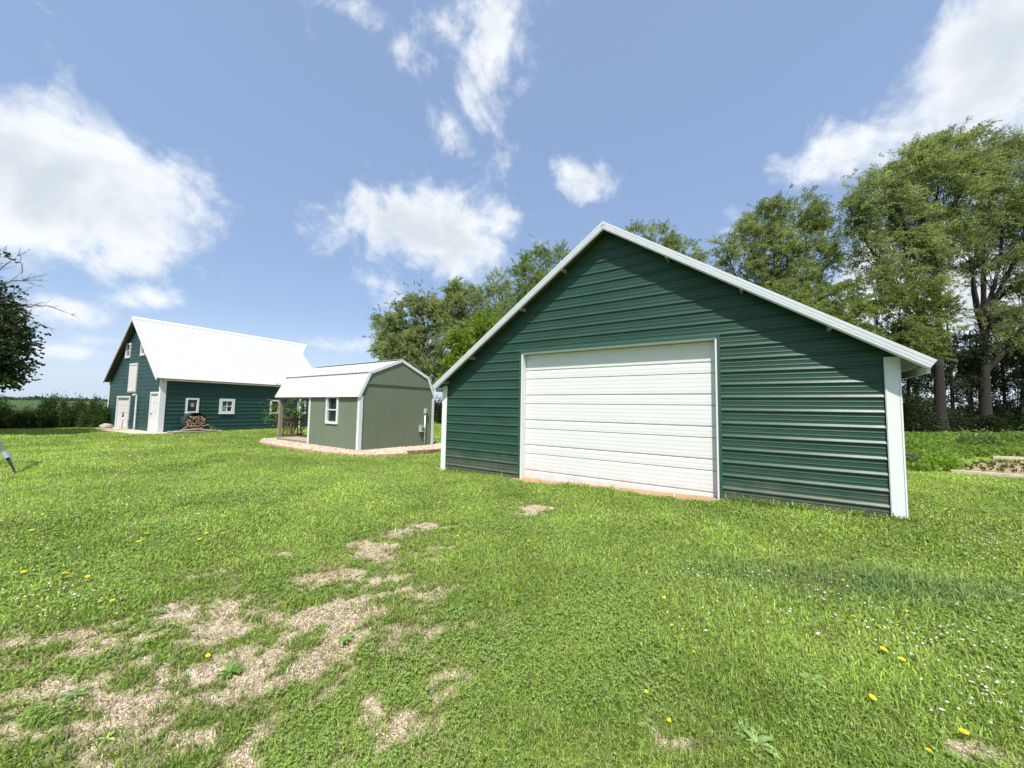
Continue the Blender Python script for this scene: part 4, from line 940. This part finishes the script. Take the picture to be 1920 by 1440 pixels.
# ------------------------------------------------------------ hedge, sapling, weeds
hl=np.array(gnd(5,803)); hr=np.array(gnd(190,801)); hd=(hr-hl)/np.linalg.norm(hr-hl); L=np.linalg.norm(hr-hl)
HG='hedge bushes left of the barn'
labs=['hedge bush just outside the left edge','leftmost hedge bush under the maple','second hedge bush from the left edge','third hedge bush from the left edge','hedge bush in the middle of the row','taller hedge bush right of the middle','hedge bush second from the barn','hedge bush touching the barn front corner','hedge bush partly hidden behind the barn corner']
pos=[-.75,0.05,.75,1.4,2.05,2.65,3.3,3.95,4.7]
for i,s_ in enumerate(pos):
    q=hl+hd*s_+np.array([rg.uniform(-.15,.15),rg.uniform(-.15,.15)+.3])
    bush('hedge_bush',labs[i],'bush',q,.58,.6,[1.72,1.75,1.66,1.76,1.7,1.9,1.78,1.62,1.62][i],4200,.11,.055,((.035,.07,.018),(.085,.13,.035)),100+i,group=HG,wind=(0,0,.5))
# sapling behind the porch
sp=at(548,800,19.2); tree('sapling','slender leafy sapling behind the shed porch against the barn wall','sapling',(sp[0],sp[1]),1.9,[lob(*a,19.2) for a in
   [(505,778,9,9),(520,770,12,10),(528,792,14,10),(560,770,14,12),(545,790,14,14),(575,765,10,10),(520,735,6,12),(538,750,10,12),(555,800,16,10),(500,748,5,5)]],nspray=260,nleaf=10,seed=50,tr=.035,cols=((.09,.14,.035),(.20,.26,.08)),wind=(0,0,.2),spl=.25,Ln=.09,Wd=.045,twigs=8,droop=.2)
bush('wild_plant','small broad-leaved plant beside the firewood barrel','plant',loc(BX,BY,BYAW,2.25,-.35),.22,.2,.42,90,.16,.10,((.08,.16,.05),(.14,.26,.08)),55,stems=3)
# weeds right of the garage
def undergrowth(name,label,polypx,n,hfun,Ln,Wd,cols,seed,ground_uv=True):
    rg=np.random.default_rng(seed); poly=[gnd(*q) for q in polypx]; a=np.array(poly)
    X=rg.uniform(a[:,0].min(),a[:,0].max(),n*4); Y=rg.uniform(a[:,1].min(),a[:,1].max(),n*4); ok=in_poly(X,Y,poly); X,Y=X[ok][:n],Y[ok][:n]; n=len(X)
    H=hfun(X,Y)*(.55+.9*fbm(X*.9+3,Y*.9,3)); Z=gz(X,Y)+H*rg.uniform(.15,1,n)**.6
    m=np.clip(fbm(X*1.5,Y*1.5+9,3)*.8+rg.random(n)*.5-.15,0,1)[:,None]
    V,F=leaves_mesh(np.stack([X,Y,Z],1),rg.normal(size=(n,3))*.7+np.array([0,0,.5]),Ln*rg.uniform(.6,1.3,n),Wd*rg.uniform(.7,1.3,n),rg)
    o=mesh_np(name,V,[F],LEAF,col=np.repeat(np.array(cols[0])*(1-m)+np.array(cols[1])*m,4,0)); return tag(o,label,'undergrowth',kind='stuff')
undergrowth('undergrowth','lush bright green weeds right of the garage below the trees',[(1690,884),(1745,886),(1790,884),(1800,868),(1830,858),(2000,868),(2100,850),(2100,832),(1920,824),(1800,826),(1690,828),(1650,840)],60000,
   lambda x,y:.12+.035*np.clip(y-9,0,8),.12,.07,((.12,.20,.025),(.27,.38,.07)),71)
PL='broad-leaved plants above the garden'
bush('wild_plant','pale green upright bush above the garden left corner','plant',gnd(1832,850),.75,.6,.95,2200,.15,.08,((.13,.19,.06),(.27,.34,.12)),72)
bush('wild_plant','low rounded green bush right of the garden, in tree shade','plant',gnd(1890,842),1.5,1.0,.85,3500,.13,.07,((.10,.17,.03),(.19,.27,.05)),73)
bush('wild_plant','bright yellow-green clump at the left garden corner','plant',gnd(1760,880),.55,.35,.38,1500,.11,.07,((.18,.30,.035),(.30,.42,.06)),74)
bush('wild_plant','pale clump spilling towards the garden edging','plant',gnd(1735,876),.55,.4,.42,1500,.11,.06,((.15,.25,.04),(.27,.38,.08)),75)
bush('wild_plant','grey-green clump against the garage corner','plant',gnd(1706,876),.22,.3,.38,700,.10,.04,((.11,.15,.08),(.20,.24,.14)),76)
# garden
GSOIL=mat('garden_soil',(.42,.31,.20),.95,base2=(.20,.14,.09),vscale=14,bump=1.,bscale=30)
poly_sheet('garden_soil',[gnd(1793,885),gnd(1860,889.5),gnd(2050,902),gnd(2060,868),gnd(1920,866),gnd(1850,866)],GSOIL,.03,label='tilled garden bed with seedlings')
for i,(a,b,lab,dz) in enumerate([((1782,887),(2050,906),'long pale landscape timber along the garden front edge',.04),((1860,864.5),(2050,872),'short pale board along the garden back edge',.12)]):
    p0=gnd(*a);p1=gnd(*b); mb=MB(); z=float(gz(*p0))+dz
    c0=Vector((*p0,0)); mb.bar((0,0,0),Vector((p1[0]-p0[0],p1[1]-p0[1],0)),.09,.09); o=mb.build('landscape_timber',TIMBER,loc=(p0[0],p0[1],z),bevel=.01); tag(o,lab,'landscape timber','garden edging timbers')
rg=np.random.default_rng(77)
p00=np.array(gnd(1800,882)); p10=np.array(gnd(2040,897)); p01=np.array(gnd(1850,868)); p11=np.array(gnd(2040,872)); SP=[];SD=[]
for r_ in range(4):
    A=p00*(1-r_/3.5)+p01*(r_/3.5); B=p10*(1-r_/3.5)+p11*(r_/3.5); nn=int(np.linalg.norm(B-A)/.22)
    for k in range(nn):
        q=A+(B-A)*(k+rg.uniform(-.2,.2))/nn
        for j in range(9): SP.append([q[0]+rg.normal()*.03,q[1]+rg.normal()*.03,float(gz(*q))+.04]); SD.append(rg.normal(size=3)*.6+[0,0,.8])
SP=np.array(SP);SD=np.array(SD);n=len(SP); V,F=leaves_mesh(SP,SD,rg.uniform(.07,.15,n),rg.uniform(.03,.06,n),rg); o=mesh_np('seedlings',V,[F],LEAF,col=np.repeat(np.array([(.10,.11,.035)])*rg.uniform(.6,1.3,(n,1)),4,0)); tag(o,'rows of small seedlings in the garden bed','seedlings',kind='stuff')

# ------------------------------------------------------------ far distance
rg=np.random.default_rng(88)
n=9000; X=rg.uniform(-4200,4200,n); Y=1500+rg.uniform(0,120,n); H=4+7*fbm(X*.004,Y*0,4)+3*fbm(X*.03,Y*0,2); Z=rg.uniform(0,1,n)*H
V,F=leaves_mesh(np.stack([X,Y,Z],1),np.stack([rg.normal(size=n)*2,rg.normal(size=n)*.5,np.abs(rg.normal(size=n))*.3],1),rg.uniform(6,14,n)*1.5,rg.uniform(4,8,n)*1.2,rg,flop=.1)
o=mesh_np('distant_woods',V,[F],LEAF,col=np.tile(np.array([[.05,.075,.045]]),(len(V),1))); tag(o,'low dark line of woods along the far horizon','woods',kind='stuff')
for i,(px_,h,lab) in enumerate([(163,52,'tiny faint wind turbine on the horizon, leftmost of the four'),(179,56,'tiny faint wind turbine on the horizon, second of the four'),(186,50,'tiny faint wind turbine on the horizon, third of the four'),(195,60,'tiny faint wind turbine on the horizon, nearest the barn')]):
    p=at(px_,752,3600); t_=empty('wind_turbine',(p[0],p[1],0)); tag(t_,lab,'wind turbine','wind turbines on the horizon'); Hh=h*.72
    mb=MB(); mb.tube([(0,0,0),(0,0,Hh)],[2.2,1.2],6); mb.build('tower',TURB,t_)
    mb=MB(); mb.box(-1.5,1.5,-5,2,Hh,Hh+3); mb.build('nacelle',TURB,t_)
    for k in range(3):
        a=.5+i*.7+k*2.094; mb=MB(); mb.tube([(0,-6,Hh+1.5),(math.cos(a)*30,-6,Hh+1.5+math.sin(a)*30)],[1.1,.4],4); mb.build('blade',TURB,t_)

# ------------------------------------------------------------ LAWN
rg=np.random.default_rng(123)
def excluded(x,y):
    e=inrect(x,y,GX,GY,GYAW,-GW-.01,.01,-.03,GD)|inrect(x,y,BX,BY,BYAW,-.02,BL,-.02,BW)|inrect(x,y,SX,SY,SYAW,-.05,SW+.05,-.05,SLN+.05)
    return e|in_poly(x,y,bed2)|in_poly(x,y,pad)
def blades(n,r0,r1,p_):
    # density ~ r^-p over a fan, plus the areas the camera can see
    u=rg.random(n); e=2-p_; r=(r0**e+u*(r1**e-r0**e))**(1/e); th=rg.uniform(-1.02,1.02,n)
    return r*np.sin(th),r*np.cos(th),r
x,y,r=blades(1250000,1.15,34,1.40)
hid=inrect(x,y,GX,GY,GYAW,-GW,-.5,.3,60)|inrect(x,y,GX,GY,GYAW,-.6,40,18,90)
keep=~excluded(x,y)&~hid; x,y,r=x[keep],y[keep],r[keep]
dm,st=dirt_mask(x,y); soft=SOFT
gx_t=fbm(x*2.2+7,y*2.2+1,4)           # tuft structure
u=rg.random(len(x)); dead_=(rg.random(len(x))<np.clip(dm*1.15-.05,0,.93))|(st>.5)
keep=(~dead_&(u<np.clip(1.15-dm*1.1,.2,1)))|(dead_&(u<.6)&(st<.5))|((st>.5)&(u<.06))
x,y,r,dm,dead_,gx_t,st,soft=[q[keep] for q in (x,y,r,dm,dead_,gx_t,st,soft)]
n=len(x); z=gz(x,y)-dm*.012
base=.030+.028*np.clip((gx_t-.3)*2.2,0,1.3)
tall=np.exp(-(((x-2.9-.6*(y-4))/2.2)**2+((y-4.1+.1*x)/.55)**2))    # longer bluish grass before the right corner
tx,ty=gnd(1650,1100); tall=np.exp(-(((x-tx)/1.5)**2+((y-ty+.25*(x-tx))/.45)**2))
wallg=inrect(x,y,GX,GY,GYAW,-GW-.1,.12,-.13,.0)|inrect(x,y,SX,SY,SYAW,-1,SW+1,-2.0,-.5)*(rg.random(n)<.15)
H=base*rg.uniform(.5,1.35,n)*(1+.7*tall)*np.where(wallg,rg.uniform(1.2,3.2,n),1)*np.where(rg.random(n)<.012,1.9,1); H=np.where(dead_,H*.55,H); H=H*(1+np.clip(r-6,0,30)*.012)
Wd=.0037*(np.maximum(r,1.6)/2)**.92*rg.uniform(.7,1.4,n)
a=rg.uniform(0,6.283,n); ln=rg.uniform(.25,1.25,n)+np.where(dead_,1.2,0); dx,dy=np.cos(a),np.sin(a); sx_,sy_=-dy,dx
P=np.stack([x,y,z-.004],1); Sd=np.stack([sx_,sy_,np.zeros(n)],1)*(Wd/2)[:,None]
mid=P+np.stack([dx*ln*H*.35,dy*ln*H*.35,H*.6],1); tip=P+np.stack([dx*ln*H*1.0,dy*ln*H*1.0,H*np.clip(1.1-.35*ln,.18,1)],1)
near=r<9
big=fbm(x*.35+20,y*.35+4,3); med=fbm(x*1.4+2,y*1.4+30,3)
g0=np.array([.150,.235,.038]);g1=np.array([.42,.545,.125]);g2=np.array([.075,.150,.040]);dry=np.array([.53,.45,.36]);br=np.array([.27,.24,.12])
m=np.clip(rg.random(n)*.7+(med-.35)*.9+(big-.5)*.8,0,1)[:,None]; col=g0*(1-m)+g1*m
b_=np.clip(tall*.9,0,1)[:,None]; col=col*(1-b_)+np.array([.16,.25,.09])*b_
q=(rg.random(n)<(.08+.22*np.clip((.47-gx_t)*4,0,1)+.3*np.clip(dm*2,0,1)+.42*soft))[:,None]; col=np.where(q,br*rg.uniform(.7,1.4,(n,1)),col)
dd_=(dead_&(rg.random(n)<.72))[:,None]; col=np.where(dd_,dry*rg.uniform(.5,1.4,(n,1)),col)
col*=rg.uniform(.55,1.5,(n,1))
na=np.where(near)[0]; fa_=np.where(~near)[0]
Vn=np.stack([P[na]-Sd[na],P[na]+Sd[na],mid[na]+Sd[na]*.8,mid[na]-Sd[na]*.8,tip[na]],1).reshape(-1,3)
Fq=(np.arange(len(na))[:,None]*5+np.array([0,1,2,3])); Ft=(np.arange(len(na))[:,None]*5+np.array([3,2,4]))
o5=len(Vn); Vf=np.stack([P[fa_]-Sd[fa_],P[fa_]+Sd[fa_],tip[fa_]],1).reshape(-1,3); Ff=o5+np.arange(len(fa_)*3).reshape(-1,3)
colv=np.concatenate([np.repeat(col[na],5,0),np.repeat(col[fa_],3,0)])
o=mesh_np('grass',np.concatenate([Vn,Vf]),[Fq,Ft,Ff],GRASSM,col=colv); tag(o,'mown green lawn grass with drier blades','grass',kind='stuff')
# clover and small broad leaves
x,y,r=blades(210000,1.15,12,1.5); dm,st=dirt_mask(x,y); cl=fbm(x*1.1+60,y*1.1+13,3)
keep=~excluded(x,y)&(dm<.3)&(st<.5)&~inrect(x,y,GX,GY,GYAW,-GW,-.5,0,30)&(rg.random(len(x))<np.clip((cl-.52)*3.5,.07,.5)); x,y,r=x[keep],y[keep],r[keep]
x3=np.repeat(x,3);y3=np.repeat(y,3);r3=np.repeat(r,3);n=len(x3); a=np.tile(np.array([0,2.094,4.188]),len(x))+np.repeat(rg.uniform(0,6.28,len(x)),3)
h=np.repeat(rg.uniform(.018,.05,len(x)),3); sz=.0078*rg.uniform(.7,1.4,n)*(np.maximum(r3,2)/2)**.6
c_=np.stack([x3,y3,gz(x3,y3)+h],1); d_=np.stack([np.cos(a),np.sin(a),rg.normal(size=n)*.3],1); s_=np.stack([-np.sin(a),np.cos(a),rg.normal(size=n)*.3],1)
V=np.stack([c_,c_+(d_*.6+s_*.5)*sz[:,None],c_+d_*sz[:,None]*1.15,c_+(d_*.6-s_*.5)*sz[:,None]],1).reshape(-1,3)
m=rg.random((n,1)); col=np.array([.16,.26,.05])*(1-m)+np.array([.34,.46,.13])*m
o=mesh_np('clover',V,[np.arange(n*4).reshape(n,4)],GRASSM,col=np.repeat(col,4,0)); tag(o,'low clover leaves mixed through the lawn','clover',kind='stuff')
# white clover blossoms, thicker in the left and right lawn
def cluster(u,v,ru,rv,n):
    out=[]
    for _ in range(n):
        out.append(gnd(rg.normal(u,ru),max(815,rg.normal(v,rv))))
    return out
pts=[]
for cpt in [(140,1120,70,25,80),(60,1040,80,25,40),(150,860,120,10,60),(300,900,150,20,60),(700,930,150,15,60),(250,960,150,30,60),(1320,1080,90,12,36),(1520,1130,120,25,45),(1750,1200,100,40,60),(1850,1300,60,40,40),(1880,1020,60,20,60),(1600,980,120,15,40),(1400,1170,120,30,25),(1100,960,120,15,25),(620,930,200,20,60)]: pts+=cluster(*cpt)
pts=np.array(pts); pts=pts[(pts[:,1]>1.2)&(pts[:,1]<25)]
ok=~excluded(pts[:,0],pts[:,1])&~inrect(pts[:,0],pts[:,1],GX,GY,GYAW,-GW,0,-.05,30); pts=pts[ok]
dd=np.hypot(pts[:,0],pts[:,1]); 
k=len(pts); o=pebbles('clover_blossom',pts[:,0],pts[:,1],.05,.007,.012,lambda n:np.array([[.70,.68,.60]])*rg.uniform(.8,1.15,(n,1)),PETAL,np.clip(dd/7,1,2.2))
tag(o,'tiny white clover blossoms dotted over the lawn','clover blossoms',kind='stuff')
# dandelions
DANM=mat('dandelion_yellow',(.90,.74,.03),.7,base2=(.86,.62,.015),vscale=60); STEMM=mat('flower_stem',(.12,.2,.05),.7)
dlist=[(1690,1250,1.3),(1652,1227,1.1),(1630,1320,1.3),(1203,1193,1),(1211,1308,1.1),(1808,1391,1.1),(1735,1422,1.1),(1246,1127,.9),(1261,1181,.9),(1298,1230,.9),(1702,1156,.9),(1892,1175,1),(1220,1037,1),(1308,1086,.9),(1255,1363,1),(1866,1158,.9),(1584,1096,.9),(1600,1166,.9),
 (560,1092,1),(700,951,1.3),(275,1010,1.2),(258,1023,1.2),(388,1008,1.1),(418,1009,1.2),(376,1018,1),(40,1083,1.1),(118,1090,1.4),(162,1090,1),(188,1136,1.1),(210,1136,1.1),(387,1240,1.1),(613,944,1),(866,932,1),(872,930,1),(827,948,1),(860,1010,1),(992,1021,1),(80,970,1.1),(160,975,1),(212,967,1.2),(372,972,1.2),(590,975,1),(420,975,1),(1010,925,.8),(1770,960,.9),(1835,930,.9),(1740,945,.9),(300,945,1),(60,1000,1),(350,960,1)]
proto=None; DL='yellow dandelion flower standing in the mown lawn'
for i,(u_,v_,s_) in enumerate(dlist):
    gx_,gy_=gnd(u_,v_)
    if proto is None:
        proto=empty('dandelion',(0,0,0)); tag(proto,DL,'dandelion','yellow dandelions in the lawn')
        mb=MB(); mb.tube([(0,0,0),(.002,0,.03),(.0,0,.055)],[.0022,.002,.002],5); mb.build('stem',STEMM,proto)
        mb=MB()
        for ring,(rr,zz,npet) in enumerate([(.018,.058,14),(.013,.062,11),(.007,.065,7)]):
            for k in range(npet):
                a=2*math.pi*k/npet+ring*.3; ca,sa=math.cos(a),math.sin(a); w_=.0032
                mb.add([(0-sa*w_*.3,ca*w_*.3,.056),(ca*rr-sa*w_,sa*rr+ca*w_,zz),(ca*rr*1.12,sa*rr*1.12,zz-.001),(ca*rr+sa*w_,sa*rr-ca*w_,zz),(sa*w_*.3,-ca*w_*.3,.056)],[(0,1,2,3,4)])
        mb.build('flower_head',DANM,proto); o=proto
    else: o=copy_tree(proto)
    d=math.hypot(gx_,gy_); o.location=(gx_,gy_,float(gz(gx_,gy_))); k=s_*(.72 if d<5 else .95)*random.uniform(.75,1.15); o.scale=(k,k,k); o.rotation_euler=(random.uniform(-.4,.1),random.uniform(-.2,.2),random.uniform(0,6))
# rosette weeds on the bare soil
def rosette(u_,v_,R_,nl,col,lab,seed,upr=.35):
    rg=np.random.default_rng(seed); gx_,gy_=gnd(u_,v_); V=[];F=[];cols=[]
    for k in range(nl):
        a=6.283*k/nl+rg.normal()*.25; L=R_*rg.uniform(.5,1.1); w_=L*rg.uniform(.2,.34); up=upr*rg.uniform(.5,1.4); o0=len(V)
        ts=[0,.25,.5,.75,1]; ws=[.25,.7,1,.75,.05]
        for t_,ww in zip(ts,ws):
            c_=np.array([math.cos(a)*L*t_,math.sin(a)*L*t_,.012+L*up*math.sin(t_*2.4)*.6]); s2=np.array([-math.sin(a),math.cos(a),0])*w_*ww/2
            V+=[c_-s2+[0,0,.006*ww],c_-[0,0,.0],c_+s2+[0,0,.006*ww]]
        for j in range(4):
            b=o0+j*3; F+=[(b,b+1,b+4,b+3),(b+1,b+2,b+5,b+4)]
        cols+= [np.array(col)*np.array([1.5,1.7,1.3])*rg.uniform(.75,1.25)]*15
    V=[np.array(q)*[.62,.62,.45] for q in V]; o=mesh_np('rosette_weed',np.array(V),[np.array(F)],GRASSM,col=np.array(cols)); o.location=(gx_,gy_,float(gz(gx_,gy_))+.0); return tag(o,lab,'weed','flat rosette weeds in the lawn')
for i,a in enumerate([(430,1262,.17,18,(.10,.16,.05),'ragged rosette weed under a grass tuft in the middle of the bare soil',.5),(645,1205,.14,14,(.12,.17,.07),'upright grey-green weed on the bare soil right of centre',.9),(138,1305,.13,10,(.13,.19,.08),'flat pale rosette weed near the left edge',.3),
   (200,1388,.12,5,(.30,.33,.15),'pale withered long leaf weed at the bottom left',.4),(570,1070,.16,16,(.12,.18,.07),'dark leafy rosette above the small soil patches',.6),(650,1110,.14,12,(.10,.17,.05),'leafy weed beside the orange soil patch',.5),(860,1140,.14,12,(.15,.22,.09),'pale leafy weed in grass right of the soil',.5),
   (1420,1400,.16,8,(.22,.28,.14),'large pale broad-leaved weed at the bottom right of centre',.7),(1390,1375,.12,7,(.19,.25,.12),'smaller broad-leaved weed touching the large pale one',.6),(1215,1365,.10,9,(.20,.26,.13),'pale clover-like weed near the bottom edge',.5),(1520,1280,.15,10,(.20,.28,.12),'broad pale-leaved weed left of the brightest dandelion',.6),
   (1440,1185,.09,9,(.20,.28,.14),'small pale weed in the middle right lawn',.5),(985,1370,.10,9,(.13,.19,.06),'small rosette weed at the bottom centre',.4),(130,1125,.12,10,(.12,.18,.07),'leafy weed below the clover flowers at left',.5),(300,1150,.12,10,(.11,.18,.06),'dark weed at the upper edge of the bare soil',.5)]):
    rosette(*a[:6],300+i,a[6])
# small stones and straw litter on bare soil
x,y,r=blades(90000,1.2,7,1.2); dm,_=dirt_mask(x,y); k=(dm>.5); x,y=x[k][:9000],y[k][:9000]
o=pebbles('soil_litter',x,y,-.006,.003,.008,lambda n:np.array([(.50,.40,.30),(.66,.56,.46),(.30,.22,.16),(.58,.47,.36)])[rg.integers(0,4,n)]*rg.uniform(.7,1.2,(n,1)),STONE)
tag(o,'crumbs of pale soil and small stones on the bare patches','soil crumbs',kind='stuff')
# weeds along the door sill
x_,y_=[],[]
